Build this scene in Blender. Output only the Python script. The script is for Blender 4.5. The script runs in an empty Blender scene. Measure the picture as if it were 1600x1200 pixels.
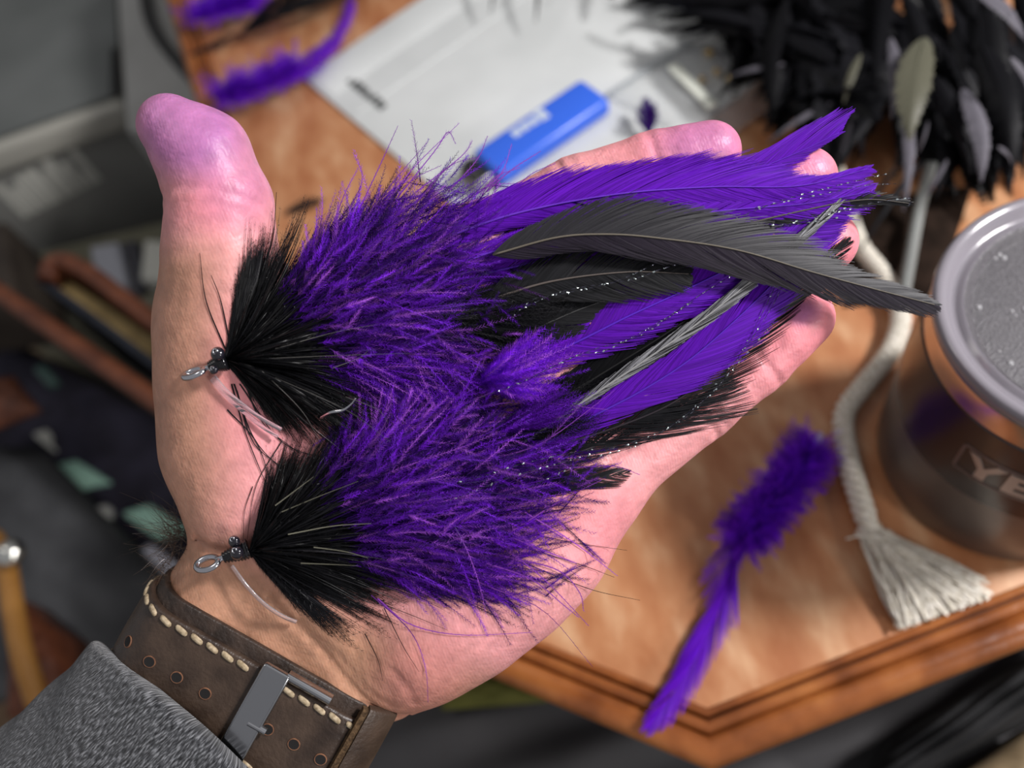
import bpy, bmesh, math
import numpy as np
from mathutils import Vector, Matrix
RNG = np.random.default_rng(7)
sc = bpy.context.scene
COL = sc.collection

# ------------------------------------------------------------------ camera, world, lights, exposure
F = 1300.0                                   # focal length in pixels of the 1600x1200 frame
PITCH, ROLL = math.radians(58), math.radians(-20)
CP = np.array([0.0, 0.0, 0.35])              # the table top is z = 0
cf = np.array([0, math.cos(PITCH), -math.sin(PITCH)])
_r = np.array([1.0, 0, 0]); _u = np.cross(_r, cf)
cr = math.cos(ROLL)*_r + math.sin(ROLL)*_u
cu = -math.sin(ROLL)*_r + math.cos(ROLL)*_u
D0 = 0.215                                   # distance of the held hand
S = D0/F                                     # metres per hand unit

cam_d = bpy.data.cameras.new('camera'); cam = bpy.data.objects.new('camera', cam_d); COL.objects.link(cam)
cam.matrix_world = Matrix((( cr[0], cu[0], -cf[0], CP[0]), (cr[1], cu[1], -cf[1], CP[1]), (cr[2], cu[2], -cf[2], CP[2]), (0,0,0,1)))
cam_d.sensor_width = 36; cam_d.lens = F/1600*36; cam_d.clip_start = 0.01; cam_d.clip_end = 50
cam_d.dof.use_dof = True; cam_d.dof.focus_distance = D0-0.004; cam_d.dof.aperture_fstop = 6.4
sc.camera = cam

w = bpy.data.worlds.new('world'); sc.world = w; w.use_nodes = True
w.node_tree.nodes['Background'].inputs[0].default_value = (0.95, 0.95, 1.0, 1)
w.node_tree.nodes['Background'].inputs[1].default_value = 0.29
sc.view_settings.view_transform = 'Standard'; sc.view_settings.look = 'None'
sc.view_settings.exposure = 0.0; sc.view_settings.gamma = 1.0; sc.view_settings.use_curve_mapping = False

HC = CP + cf*D0
def lamp(name, loc, target, size, power, col):
    l = bpy.data.lights.new(name, 'AREA'); l.shape = 'DISK'; l.size = size; l.energy = power; l.color = col
    o = bpy.data.objects.new(name, l); COL.objects.link(o); o.location = loc
    o.rotation_euler = (Vector(target)-Vector(loc)).to_track_quat('-Z', 'Y').to_euler()
    return o
_d = 0.72*cr + 0.50*cu - 0.60*cf; _d /= np.linalg.norm(_d)
lamp('desk_lamp_light', HC + _d*0.85, HC, 0.14, 10.8, (1.0, 0.97, 0.97))
lamp('added_fill_light', HC + (.61*cr-.35*cu-.70*cf)*1.3, HC, 0.22, 5.5, (1.0, 0.96, 0.93))  # added lamp, set for highlights on the buckle and fill on the palm
lamp('far_ceiling_light', np.array([-0.7, 0.9, 1.7]), HC, 0.6, 3.5, (1.0, 0.95, 0.9))

# ------------------------------------------------------------------ coordinates
def T(px, py, z=0.0):                        # where the line of sight meets the level z
    d = cf*F + cr*(px-800) - cu*(py-600)
    return CP + d*((CP[2]-z)/(-d[2]))
def Q(p):                                    # (x, y, height) near the hand -> linear hand units
    p = np.asarray(p, float); k = (D0 - p[..., 2]*S)/D0
    return np.stack([(p[..., 0]-800)*k, (p[..., 1]-600)*k, p[..., 2]], -1)
def QW(q):                                   # hand units -> world
    q = np.asarray(q, float)
    return CP + S*(q[..., 0:1]*cr - q[..., 1:2]*cu) + (D0 - S*q[..., 2:3])*cf
def HW(p): return QW(Q(p))

# ------------------------------------------------------------------ mesh helpers
def mesh_np(name, V, faces, mat=None, col=None, smooth=True, uv=None):
    """faces: list of int arrays (m,3) or (m,4)"""
    me = bpy.data.meshes.new(name)
    V = np.asarray(V, np.float32)
    faces = [np.asarray(f, np.int32) for f in faces if len(f)]
    nl = sum(f.size for f in faces); nf = sum(len(f) for f in faces)
    me.vertices.add(len(V)); me.vertices.foreach_set('co', V.ravel())
    me.loops.add(nl); me.polygons.add(nf)
    li = np.concatenate([f.ravel() for f in faces]) if faces else np.zeros(0, np.int32)
    tot = np.concatenate([np.full(len(f), f.shape[1], np.int32) for f in faces])
    st = np.concatenate([[0], np.cumsum(tot)[:-1]]).astype(np.int32)
    me.loops.foreach_set('vertex_index', li); me.polygons.foreach_set('loop_start', st)
    me.polygons.foreach_set('use_smooth', np.full(nf, smooth, bool))
    me.update(calc_edges=True); 
    if col is not None:
        a = me.color_attributes.new('Col', 'FLOAT_COLOR', 'POINT')
        c = np.ones((len(V), 4), np.float32); c[:, :3] = col; a.data.foreach_set('color', c.ravel())
    if uv is not None:
        l = me.uv_layers.new(name='UVMap'); l.data.foreach_set('uv', np.asarray(uv, np.float32)[li].ravel())
    if mat: me.materials.append(mat)
    return me
def link(name, me, parent=None):
    o = bpy.data.objects.new(name, me); COL.objects.link(o)
    if parent is not None:
        o.parent = parent
        o.matrix_parent_inverse = parent.matrix_basis.inverted()
    return o
def empty(name, loc, label, cat, group=None):
    o = bpy.data.objects.new(name, None); COL.objects.link(o); o.location = Vector(loc); o.empty_display_size = 0.01
    o['label'] = label; o['category'] = cat
    if group: o['group'] = group
    return o
def tag(o, label=None, cat=None, group=None, kind=None):
    if label: o['label'] = label
    if cat: o['category'] = cat
    if group: o['group'] = group
    if kind: o['kind'] = kind
    return o
def catmull(pts, n):
    P = np.asarray(pts, float); m = len(P)
    E = np.vstack([2*P[0]-P[1], P, 2*P[-1]-P[-2]])
    t = np.linspace(0, m-1, n); i = np.minimum(t.astype(int), m-2); f = (t-i)[:, None]
    a, b, c, d = E[i], E[i+1], E[i+2], E[i+3]
    return 0.5*((2*b) + (c-a)*f + (2*a-5*b+4*c-d)*f*f + (-a+3*b-3*c+d)*f**3)
def unit(v): return v/np.maximum(np.linalg.norm(v, axis=-1, keepdims=True), 1e-12)
def tube_np(P, R, sides=6, cap=True):
    P = np.asarray(P, float); n = len(P); R = np.broadcast_to(np.asarray(R, float), (n,))
    t = unit(np.gradient(P, axis=0)); ref = np.array([0, 0, 1.0]) if abs(t[0][2]) < .9 else np.array([1.0, 0, 0])
    a = np.zeros_like(P); v = unit(ref - (ref@t[0])*t[0])
    for i in range(n):
        v = unit(v - (v@t[i])*t[i]); a[i] = v
    b = np.cross(t, a); th = np.linspace(0, 2*np.pi, sides, endpoint=False)
    V = P[:, None] + R[:, None, None]*(np.cos(th)[None, :, None]*a[:, None] + np.sin(th)[None, :, None]*b[:, None])
    V = V.reshape(-1, 3); i = np.arange(n-1)[:, None]*sides; j = np.arange(sides)[None]; k = (j+1) % sides
    f = np.stack([i+j, i+k, i+sides+k, i+sides+j], -1).reshape(-1, 4)
    tris = []
    if cap:
        V = np.vstack([V, P[0], P[-1]]); c0 = n*sides
        jj = np.arange(sides); kk = (jj+1) % sides
        tris = np.vstack([np.stack([kk, jj, np.full(sides, c0)], -1), np.stack([(n-1)*sides+jj, (n-1)*sides+kk, np.full(sides, c0+1)], -1)])
    return V, [f, tris] if cap else [f]
def merge(parts):
    Vs, Q4, T3, o = [], [], [], 0
    for V, fs in parts:
        for f in fs:
            f = np.asarray(f)
            if len(f) == 0: continue
            (Q4 if f.shape[1] == 4 else T3).append(f+o)
        Vs.append(V); o += len(V)
    out = []
    if Q4: out.append(np.vstack(Q4))
    if T3: out.append(np.vstack(T3))
    return np.vstack(Vs), out
def ribbons(P, W, N):
    """P (n,k,3), W (n,k) full widths, N (n,1|k,3) facing -> verts, quads"""
    n, k, _ = P.shape
    t = unit(np.gradient(P, axis=1)); s = unit(np.cross(t, np.broadcast_to(N, P.shape)))
    V = np.stack([P - s*W[..., None]/2, P + s*W[..., None]/2], 2).reshape(-1, 3)
    b = (np.arange(n)[:, None]*k + np.arange(k-1)[None])*2
    return V, np.stack([b, b+1, b+3, b+2], -1).reshape(-1, 4)
def from_bm(name, bm, mat, parent=None, smooth=True):
    bmesh.ops.recalc_face_normals(bm, faces=bm.faces)
    me = bpy.data.meshes.new(name); bm.to_mesh(me); bm.free()
    if mat: me.materials.append(mat)
    if smooth:
        me.polygons.foreach_set('use_smooth', np.ones(len(me.polygons), bool))
    return link(name, me, parent)
def hexa(name, C8, mat, parent=None, bev=0.0, seg=3):
    """box from 8 corners: 4 bottom then 4 top, same order"""
    bm = bmesh.new(); v = [bm.verts.new(Vector(c)) for c in C8]
    for f in ((3,2,1,0), (4,5,6,7), (0,1,5,4), (1,2,6,5), (2,3,7,6), (3,0,4,7)): bm.faces.new([v[i] for i in f])
    if bev: bmesh.ops.bevel(bm, geom=list(bm.edges), offset=bev, segments=seg, profile=.5, affect='EDGES')
    o = from_bm(name, bm, mat, parent)
    return sharp(o)
def sharp(o, ang=40):
    me = o.data
    try: me.set_sharp_from_angle(angle=math.radians(ang))
    except Exception: pass
    return o
def lathe(prof, n=96, axis_o=(0, 0, 0)):
    prof = np.asarray(prof, float); th = np.linspace(0, 2*np.pi, n, endpoint=False)
    V = np.stack([prof[:, None, 0]*np.cos(th), prof[:, None, 0]*np.sin(th), np.broadcast_to(prof[:, None, 1], (len(prof), n))], -1).reshape(-1, 3)+np.array(axis_o)
    i = np.arange(len(prof)-1)[:, None]*n; j = np.arange(n)[None]; k = (j+1) % n
    return V, [np.stack([i+j, i+k, i+n+k, i+n+j], -1).reshape(-1, 4)]
def ball(c, r, seg=12):
    a = np.linspace(0, np.pi, seg//2+1); prof = np.stack([np.sin(a)*1.0, -np.cos(a)], -1); prof[0, 0] = prof[-1, 0] = 1e-4
    V, f = lathe(prof, seg); return V*np.asarray(r)+np.asarray(c), f

# ------------------------------------------------------------------ materials
def mat_new(name):
    m = bpy.data.materials.new(name); m.use_nodes = True; nt = m.node_tree
    return m, nt, nt.nodes['Principled BSDF']
def simple(name, col, rough=.5, metal=0.0, spec=.5, **kw):
    m, nt, p = mat_new(name)
    p.inputs['Base Color'].default_value = (*col, 1); p.inputs['Roughness'].default_value = rough
    p.inputs['Metallic'].default_value = metal; p.inputs['Specular IOR Level'].default_value = spec
    for k, v in kw.items(): p.inputs[k.replace('_', ' ')].default_value = v
    return m
def N(nt, typ, **kw):
    n = nt.nodes.new(typ)
    for k, v in kw.items(): setattr(n, k, v)
    return n
def mottled(name, c1, c2, scale, rough=.6, detail=4, bump=0.0, stretch=(1, 1, 1), bscale=None, spec=.4, contrast=(.35, .65), metal=0.0, c3=None, rot=(0,0,0)):
    m, nt, p = mat_new(name); L = nt.links
    tc = N(nt, 'ShaderNodeTexCoord'); mp = N(nt, 'ShaderNodeMapping'); mp.inputs['Scale'].default_value = stretch; mp.inputs['Rotation'].default_value = rot
    L.new(tc.outputs['Object'], mp.inputs['Vector'])
    nz = N(nt, 'ShaderNodeTexNoise'); nz.inputs['Scale'].default_value = scale; nz.inputs['Detail'].default_value = detail
    L.new(mp.outputs[0], nz.inputs['Vector'])
    rp = N(nt, 'ShaderNodeValToRGB'); e = rp.color_ramp.elements
    e[0].position, e[1].position = contrast; e[0].color = (*c1, 1); e[1].color = (*c2, 1)
    if c3 is not None:
        x = rp.color_ramp.elements.new((contrast[0]+contrast[1])/2); x.color = (*c3, 1)
    L.new(nz.outputs[0], rp.inputs[0]); L.new(rp.outputs[0], p.inputs['Base Color'])
    p.inputs['Roughness'].default_value = rough; p.inputs['Specular IOR Level'].default_value = spec; p.inputs['Metallic'].default_value = metal
    if bump:
        n2 = N(nt, 'ShaderNodeTexNoise'); n2.inputs['Scale'].default_value = bscale or scale*4; n2.inputs['Detail'].default_value = 5
        L.new(mp.outputs[0], n2.inputs['Vector'])
        b = N(nt, 'ShaderNodeBump'); b.inputs['Strength'].default_value = 1.0; b.inputs['Distance'].default_value = bump
        L.new(n2.outputs[0], b.inputs['Height']); L.new(b.outputs[0], p.inputs['Normal'])
    return m
def fibre(name, rough=.42, spec=.5, trans=.3, tint=1.0):
    m, nt, p = mat_new(name); L = nt.links
    a = N(nt, 'ShaderNodeVertexColor', layer_name='Col')
    p.inputs['Roughness'].default_value = rough; p.inputs['Specular IOR Level'].default_value = spec
    L.new(a.outputs[0], p.inputs['Base Color'])
    tr = N(nt, 'ShaderNodeBsdfTranslucent'); L.new(a.outputs[0], tr.inputs[0])
    mx = N(nt, 'ShaderNodeMixShader'); mx.inputs[0].default_value = trans
    L.new(p.outputs[0], mx.inputs[1]); L.new(tr.outputs[0], mx.inputs[2])
    L.new(mx.outputs[0], nt.nodes['Material Output'].inputs['Surface'])
    return m
M_PUR = fibre('purple_fibre', .5, .14, .35)
M_BLK = fibre('black_fibre', .36, .13, .10)
M_BUN = fibre('black_bundle_fibre', .40, .10, .08)
M_VANE = fibre('black_vane', .5, .3, .15)
M_CHROME = simple('polished_steel', (.78, .78, .80), .12, 1.0)
M_HOOK = simple('hook_steel', (.62, .62, .66), .18, 1.0)
M_THREAD = simple('black_varnished_thread', (.006, .006, .008), .16, 0, .6)
M_BEADEYE = simple('black_bead', (.01, .009, .014), .08, 0, .8)
M_MONO = simple('clear_mono', (.95, .92, .97), .04, 0, .6, Transmission_Weight=.9, IOR=1.45)
M_GLINT = simple('tinsel_glint', (.85, .95, .95), .16, 1.0)
M_FLASHD = simple('flash_tinsel_dark', (.05, .05, .07), .25, .6)

PURPLE = np.array([.118, .008, .43]); PURPLE_D = np.array([.020, .0025, .085]); PURPLE_P = np.array([.33, .075, .58])
BLACK = np.array([.0045, .0045, .0055]); BLACK_L = np.array([.020, .019, .022])

# ------------------------------------------------------------------ the setting
fl = hexa('floor', [(-2.5, -2.0, -.80), (2.5, -2.0, -.80), (2.5, 2.6, -.80), (-2.5, 2.6, -.80), (-2.5, -2.0, -.74), (2.5, -2.0, -.74), (2.5, 2.6, -.74), (-2.5, 2.6, -.74)],
          mottled('carpet_beige', (.16, .11, .065), (.30, .22, .14), 60, .95, bump=.003))
tag(fl, kind='structure')
wl = hexa('wall_back', [(-2.5, 2.6, -.74), (2.5, 2.6, -.74), (2.5, 2.7, -.74), (-2.5, 2.7, -.74), (-2.5, 2.6, 1.7), (2.5, 2.6, 1.7), (2.5, 2.7, 1.7), (-2.5, 2.7, 1.7)],
          mottled('wall_paint', (.40, .40, .38), (.46, .46, .44), 8, .9))
tag(wl, kind='structure')

# ------------------------------------------------------------------ the table
WOOD = mottled('table_edge_wood', (.13, .036, .010), (.42, .155, .042), 34, .28, 7, .0004, (1, 1, 1), 90, .5, (.3, .72), c3=(.28, .088, .023))
TOP = mottled('table_top_veneer', (.37, .135, .052), (.62, .36, .20), 62, .38, 5, .0002, (1.0, .45, 1), 150, .45, (.32, .70), c3=(.47, .21, .095), rot=(0, 0, .6))
DARKWOOD = mottled('table_groove_wood', (.10, .028, .008), (.20, .065, .018), 30, .45)
TB = np.array([(.0209, .0283), (.55, .0405), (.72, .19), (.71, .76), (.56, .92), (-.02, .905), (-.161, .775), (-.108, .139)])
def inset(poly, d):
    n = len(poly); out = []
    for i in range(n):
        a, b, c = poly[i-1], poly[i], poly[(i+1) % n]
        e1 = unit(b-a); e2 = unit(c-b); n1 = np.array([-e1[1], e1[0]]); n2 = np.array([-e2[1], e2[0]])
        m = unit(n1+n2); out.append(b + m*d/(m@n1))
    return np.array(out)
def ring_sweep(prof, close=False):
    rings = [np.hstack([inset(TB, d), np.full((len(TB), 1), z)]) for d, z in prof]
    V = np.vstack(rings); n = len(TB); F4 = []
    m = len(prof)
    for i in range(m if close else m-1):
        for j in range(n): F4.append((i*n+j, i*n+(j+1) % n, ((i+1) % m)*n+(j+1) % n, ((i+1) % m)*n+j))
    return V, [np.array(F4)]
table = empty('side_table', (.28, .47, -.74), 'wooden side table with clipped corners, mottled tan top and moulded orange brown edge', 'table')
def part_np(name, Vf, mat, parent, col=None, smooth=True, ang=35, uv=None):
    o = link(name, mesh_np(name, Vf[0], Vf[1], mat, col, smooth, uv), parent)
    bm = bmesh.new(); bm.from_mesh(o.data); bmesh.ops.recalc_face_normals(bm, faces=bm.faces); bm.to_mesh(o.data); bm.free()
    return sharp(o, ang) if ang else o
arc = [(.0062-.0062*math.sin(a), -.0055+.0075*math.cos(a)) for a in np.linspace(math.radians(200), math.radians(0), 12)]
prof = [(.020, -.022), (.010, -.016)] + [(d, z) for d, z in arc] + [(.0085, .0019), (.0100, .0006), (.0108, -.0016), (.020, -.008)]
part_np('edge_rim', ring_sweep(prof, True), WOOD, table, ang=50)
bead = [(.0112, -.006), (.0112, -.0014), (.0122, .0012), (.0140, .0018), (.0156, .0010), (.0163, -.0012), (.0163, -.006)]
part_np('edge_bead', ring_sweep(bead, True), WOOD, table, ang=60)
fil = [(.0168, -.005), (.0168, -.0010), (.0178, .0008), (.0194, .0008), (.0206, -.0004), (.0210, -.005)]
part_np('inner_fillet', ring_sweep(fil, True), WOOD, table, ang=60)
bm = bmesh.new(); p = inset(TB, .0105); lo = [bm.verts.new((x, y, -.020)) for x, y in p]; hi = [bm.verts.new((x, y, -.0030)) for x, y in p]
bm.faces.new(hi); bm.faces.new(lo[::-1])
for i in range(8): bm.faces.new((lo[i], lo[(i+1) % 8], hi[(i+1) % 8], hi[i]))
from_bm('substrate', bm, DARKWOOD, table, False)
bm = bmesh.new(); p = inset(TB, .0203); lo = [bm.verts.new((x, y, -.0029)) for x, y in p]; hi = [bm.verts.new((x, y, 0)) for x, y in p]
bm.faces.new(hi); bm.faces.new(lo[::-1])
for i in range(8): bm.faces.new((lo[i], lo[(i+1) % 8], hi[(i+1) % 8], hi[i]))
from_bm('top_panel', bm, TOP, table, False)
part_np('pedestal', lathe([(1e-4, -.03), (.12, -.03), (.10, -.08), (.045, -.12), (.06, -.35), (.04, -.55), (.09, -.62), (.09, -.66), (1e-4, -.66)], 32, (.28, .47, 0)), WOOD, table)
for k in range(4):
    a = k*math.pi/2+.6; c, s_ = math.cos(a), math.sin(a)
    part_np('foot', tube_np(catmull([(.28+c*.06, .47+s_*.06, -.63), (.28+c*.2, .47+s_*.2, -.66), (.28+c*.32, .47+s_*.32, -.722)], 10), np.linspace(.03, .018, 10), 10), WOOD, table)

# ------------------------------------------------------------------ the hand: one body from a signed distance field
def capsules():
    return None
def k_of(z): return (D0 - z*S)/D0
class Field:
    def __init__(s, lo, hi, h):
        s.lo = np.array(lo, np.float32); s.h = h; s.n = np.ceil((np.array(hi)-s.lo)/h).astype(int)+1
        s.ax = [s.lo[i]+h*np.arange(s.n[i], dtype=np.float32) for i in range(3)]
    def new(s): return np.full(s.n, 500, np.float32)
    def box(s, lo, hi):
        a = np.clip(np.floor((np.array(lo)-s.lo)/s.h).astype(int), 0, s.n); b = np.clip(np.ceil((np.array(hi)-s.lo)/s.h).astype(int)+1, 0, s.n)
        sl = tuple(slice(a[i], b[i]) for i in range(3))
        return sl, s.ax[0][sl[0]][:, None, None], s.ax[1][sl[1]][None, :, None], s.ax[2][sl[2]][None, None, :]
    def cone(s, G, a, b, ra, rb, k, flat=1.0):
        a = np.array(a); b = np.array(b); m = max(ra, rb)+k+12
        sl, X, Y, Z = s.box(np.minimum(a, b)-m, np.maximum(a, b)+m)
        d = (b-a).astype(np.float32); L2 = float(d@d)+1e-6
        t = np.clip(((X-a[0])*d[0]+(Y-a[1])*d[1]+(Z-a[2])*d[2])/L2, 0, 1)
        q = np.sqrt((X-a[0]-t*d[0])**2+(Y-a[1]-t*d[1])**2+((Z-a[2]-t*d[2])/flat)**2)-(ra+(rb-ra)*t)
        s.smin(G, sl, q, k)
    def smin(s, G, sl, q, k):
        g = G[sl]
        if k <= 0: G[sl] = np.minimum(g, q); return
        h = np.maximum(k-np.abs(g-q), 0)/k
        G[sl] = np.minimum(g, q)-h*h*k*.25
FD = Field((-640, -500, -330), (545, 800, 120), 4.6)
def chain(G, pts, k, flat=1.0):
    """pts: (px, py, z, r in px)"""
    for p, q in zip(pts[:-1], pts[1:]):
        FD.cone(G, Q(p[:3]), Q(q[:3]), p[3]*k_of(p[2]), q[3]*k_of(q[2]), k, flat)
palm = FD.new()
e1 = np.array([.868, .496, 0]); ed = np.array([-.496, .868, 0])
WC = np.array([430., 1016, -84]); KW = k_of(-84); WQ = Q(WC); RW = 84*KW; CW = 112*KW
for sg in (-1, 1):
    a = WQ + e1*sg*CW - ed*95; b = WQ + ed*330 + e1*sg*CW*1.1
    FD.cone(palm, a, b, RW, RW*1.12, 40)
FD.cone(palm, WQ-ed*80, WQ+ed*330, RW*.98, RW*1.12, 40)
for c in ([(500, 890, -85, 88), (738, 400, -42, 72)], [(520, 900, -92, 88), (790, 505, -52, 74)], [(540, 920, -92, 88), (825, 612, -56, 72)], [(560, 940, -88, 84), (900, 745, -55, 76)]):
    chain(palm, c, 55)
chain(palm, [(400, 520, -40, 72), (560, 500, -55, 64), (680, 440, -50, 62)], 60)
chain(palm, [(420, 800, -70, 82), (470, 640, -80, 80), (560, 520, -72, 70)], 60)
chain(palm, [(470, 800, -85, 84), (560, 640, -88, 80), (680, 560, -75, 76)], 60)
chain(palm, [(345, 400, -12, 81), (362, 500, -48, 108), (368, 600, -62, 110), (375, 695, -66, 110), (392, 768, -70, 104)], 40)
chain(palm, [(612, 1042, -62, 78), (668, 1000, -50, 88), (735, 958, -46, 90), (800, 900, -46, 95), (850, 842, -48, 97), (908, 766, -48, 88)], 40)
fing = FD.new()
FING = dict(
    index=[(735, 398, -30, 66), (900, 302, -12, 56), (1022, 257, 4, 50), (1112, 236, 10, 46)],
    middle=[(790, 502, -36, 66), (985, 397, -22, 57), (1150, 322, -6, 51), (1258, 279, 0, 49)],
    ring=[(828, 618, -40, 66), (1012, 532, -30, 58), (1175, 452, -18, 53), (1290, 378, -10, 49)],
    pinky=[(908, 762, -44, 74), (1093, 634, -32, 55), (1182, 564, -24, 51), (1256, 496, -17, 47)])
for nm, c in FING.items():
    g = FD.new(); chain(g, c, 14)
    a, b = np.array(c[2]), np.array(c[3])                        # the pad of the last joint
    m_ = a*.45+b*.55; FD.cone(g, Q(m_[:3]+[0, 0, 8]), Q((a*.1+b*.9)[:3]+[0, 0, 6]), m_[3]*.9, m_[3]*.82, 16)
    for i, dep, off in ((1, 5.5, -8), (1, 3.0, 12), (2, 5.0, 0)):                     # joint creases
        p0 = Q(c[i][:3]); d = Q(c[i+1][:3])-Q(c[i-1][:3]); d /= np.linalg.norm(d); r_ = c[i][3]+15
        p0 = p0+d*off
        sl, X, Y, Z = FD.box(p0-r_, p0+r_)
        tt = (X-p0[0])*d[0]+(Y-p0[1])*d[1]+(Z-p0[2])*d[2]
        wgt = np.clip((Z-p0[2])/30, 0, 1)
        g[sl] += dep*np.exp(-(tt/6.0)**2)*wgt
    fing = np.minimum(fing, g) if nm == 'index' else (lambda A, B: np.minimum(A, B)-(np.maximum(7-np.abs(A-B), 0)/7)**2*7*.25)(fing, g)
h_ = np.maximum(42-np.abs(palm-fing), 0)/42
G = np.minimum(palm, fing)-h_*h_*42*.25
th = FD.new()
TH = [(345, 405, 4, 80), (344, 320, 10, 77), (316, 243, 16, 71), (266, 198, 20, 50)]
chain(th, TH, 22)
FD.cone(th, Q((322, 255, 34)), Q((285, 212, 32)), 52, 42, 24)
for (cx, cy, dep, wd) in ((343, 312, 3.2, 6), (345, 334, 1.4, 5), (348, 408, 2, 8)):
    p0 = Q((cx, cy, 10)); d = np.array([.10, -.995, 0]); r_ = 100
    sl, X, Y, Z = FD.box(p0-r_, p0+r_); tt = (X-p0[0])*d[0]+(Y-p0[1])*d[1] + .0016*(X-p0[0])**2
    th[sl] += dep*np.exp(-(tt/wd)**2)*np.clip((Z-p0[2]+10)/40, 0, 1)
h_ = np.maximum(34-np.abs(G-th), 0)/34
G = np.minimum(G, th)-h_*h_*34*.25
def groove(pts, dep, wd):                                          # palm and wrist creases
    P = Q(np.array(pts, float)); P = catmull(P, 6*len(P))
    for a, b in zip(P[:-1], P[1:]):
        m = wd*3+2; sl, X, Y, Z = FD.box(np.minimum(a, b)-[m, m, 60], np.maximum(a, b)+[m, m, 60])
        d = b-a; L2 = d[0]**2+d[1]**2+1e-6; t = ((X-a[0])*d[0]+(Y-a[1])*d[1])/L2
        inn = ((t >= 0) & (t < 1)).astype(np.float32); t = np.clip(t, 0, 1)
        q = (X-a[0]-t*d[0])**2+(Y-a[1]-t*d[1])**2
        G[sl] += dep*np.exp(-q/wd**2)*inn
groove([(300, 842, 0), (345, 862, 0), (400, 855, 0), (450, 800, 0), (500, 700, 0), (520, 620, 0)], 7, 10)
groove([(418, 930, 0), (480, 985, 0), (535, 1050, 0), (590, 1105, 0), (640, 1122, -20)], 6, 7)
groove([(470, 960, 0), (520, 1010, 0), (575, 1070, 0), (625, 1100, -20)], 3, 6)
groove([(880, 770, 0), (930, 730, 0), (985, 690, 0)], 4, 8)
groove([(655, 1085, -30), (640, 1060, 0), (615, 1030, 0)], 2.5, 6)

def surface_nets(G, lo, h):
    ins = G < 0; n = np.array(G.shape)-1
    c = [ins[i:i+n[0], j:j+n[1], k:k+n[2]] for i in (0, 1) for j in (0, 1) for k in (0, 1)]
    s = sum(x.astype(np.uint8) for x in c); act = (s > 0) & (s < 8)
    I = np.argwhere(act); idx = np.full(n, -1, np.int32); idx[act] = np.arange(len(I))
    val = lambda o: G[I[:, 0]+o[0], I[:, 1]+o[1], I[:, 2]+o[2]]
    acc = np.zeros((len(I), 3)); cnt = np.zeros(len(I))
    cor = [(i, j, k) for i in (0, 1) for j in (0, 1) for k in (0, 1)]
    for a in cor:
        for d in range(3):
            if a[d]: continue
            b = list(a); b[d] = 1; va, vb = val(a), val(b); m = (va < 0) != (vb < 0)
            t = va[m]/(va[m]-vb[m]); p = np.tile(np.array(a, float), (m.sum(), 1)); p[:, d] = t
            acc[m] += p; cnt[m] += 1
    V = (I+acc/cnt[:, None])*h+lo
    Fs = []
    for d in range(3):
        e, f = (d+1) % 3, (d+2) % 3
        sh = [slice(None)]*3; sa = list(sh); sb = list(sh); sa[d] = slice(0, -1); sb[d] = slice(1, None)
        cr_ = np.argwhere(ins[tuple(sa)] != ins[tuple(sb)])
        ok = (cr_[:, e] > 0) & (cr_[:, f] > 0) & (cr_[:, e] < n[e]) & (cr_[:, f] < n[f]); cr_ = cr_[ok]
        q = []
        for de, df in ((1, 1), (0, 1), (0, 0), (1, 0)):
            z = cr_.copy(); z[:, e] -= de; z[:, f] -= df; q.append(idx[z[:, 0], z[:, 1], z[:, 2]])
        q = np.stack(q, -1); fl_ = ins[tuple(sa)][cr_[:, 0], cr_[:, 1], cr_[:, 2]]
        q[fl_] = q[fl_][:, ::-1]; Fs.append(q)
    return V, np.vstack(Fs)
HV, HF = surface_nets(G, FD.lo, FD.h)
ed_ = np.vstack([HF[:, [0, 1]], HF[:, [1, 2]], HF[:, [2, 3]], HF[:, [3, 0]]])
def relax(V, it, lam=.5):
    for _ in range(it):
        a = np.zeros_like(V); n_ = np.zeros(len(V))
        for i, j in ((0, 1), (1, 0)):
            for c in range(3): a[:, c] += np.bincount(ed_[:, i], V[ed_[:, j], c], len(V))
            n_ += np.bincount(ed_[:, i], None, len(V))
        V = V+lam*(a/np.maximum(n_, 1)[:, None]-V)
    return V
HV = relax(HV, 3)

# ---- skin colour: tanner wrist, pink palm, purple dye stains; the tan thumb edge paints warm light in
def sm(x, a, b): t = np.clip((x-a)/(b-a), 0, 1); return t*t*(3-2*t)
pxk = (D0-HV[:, 2]*S)/D0; PX = HV[:, 0]/pxk+800; PY = HV[:, 1]/pxk+600
PINK = np.array([.68, .29, .30]); TAN = np.array([.47, .245, .155]); ROSE = np.array([.70, .20, .25]); DYE = np.array([.36, .125, .36])
colr = np.tile(PINK, (len(HV), 1))
def mixc(c, wgt): 
    global colr
    colr = colr*(1-wgt[:, None])+np.asarray(c)*wgt[:, None]
wr = (PX-430)*ed[0]+(PY-1016)*ed[1]
mixc(TAN, np.maximum(sm(wr, -190, -60), .9*sm(-(PX-(330+.02*PY)), -70, 60)*sm(PY, 330, 430)))
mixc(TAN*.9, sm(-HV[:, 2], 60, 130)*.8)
for nm, c in FING.items():
    d = np.hypot(PX-c[3][0], PY-c[3][1]); mixc(ROSE, .55*sm(-d, -230, -40))
mixc(ROSE, .5*sm(-np.hypot(PX-345, (PY-312)*1.4), -110, -20))
mixc(ROSE, .40*sm(-np.hypot((PX-930), (PY-820)), -120, -20))
mixc(ROSE, .35*sm(-np.hypot((PX-660), (PY-1060)), -110, -20))
mixc(ROSE*.95, .5*sm(-np.hypot((PX-410)*.8, (PY-600)*.5), -90, -10))
mixc(DYE, .80*sm(-np.hypot(PX-290, (PY-190)*1.0), -120, -50))
mixc(DYE, .45*sm(-np.hypot(PX-375, (PY-260)*.8), -110, -20))
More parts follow.
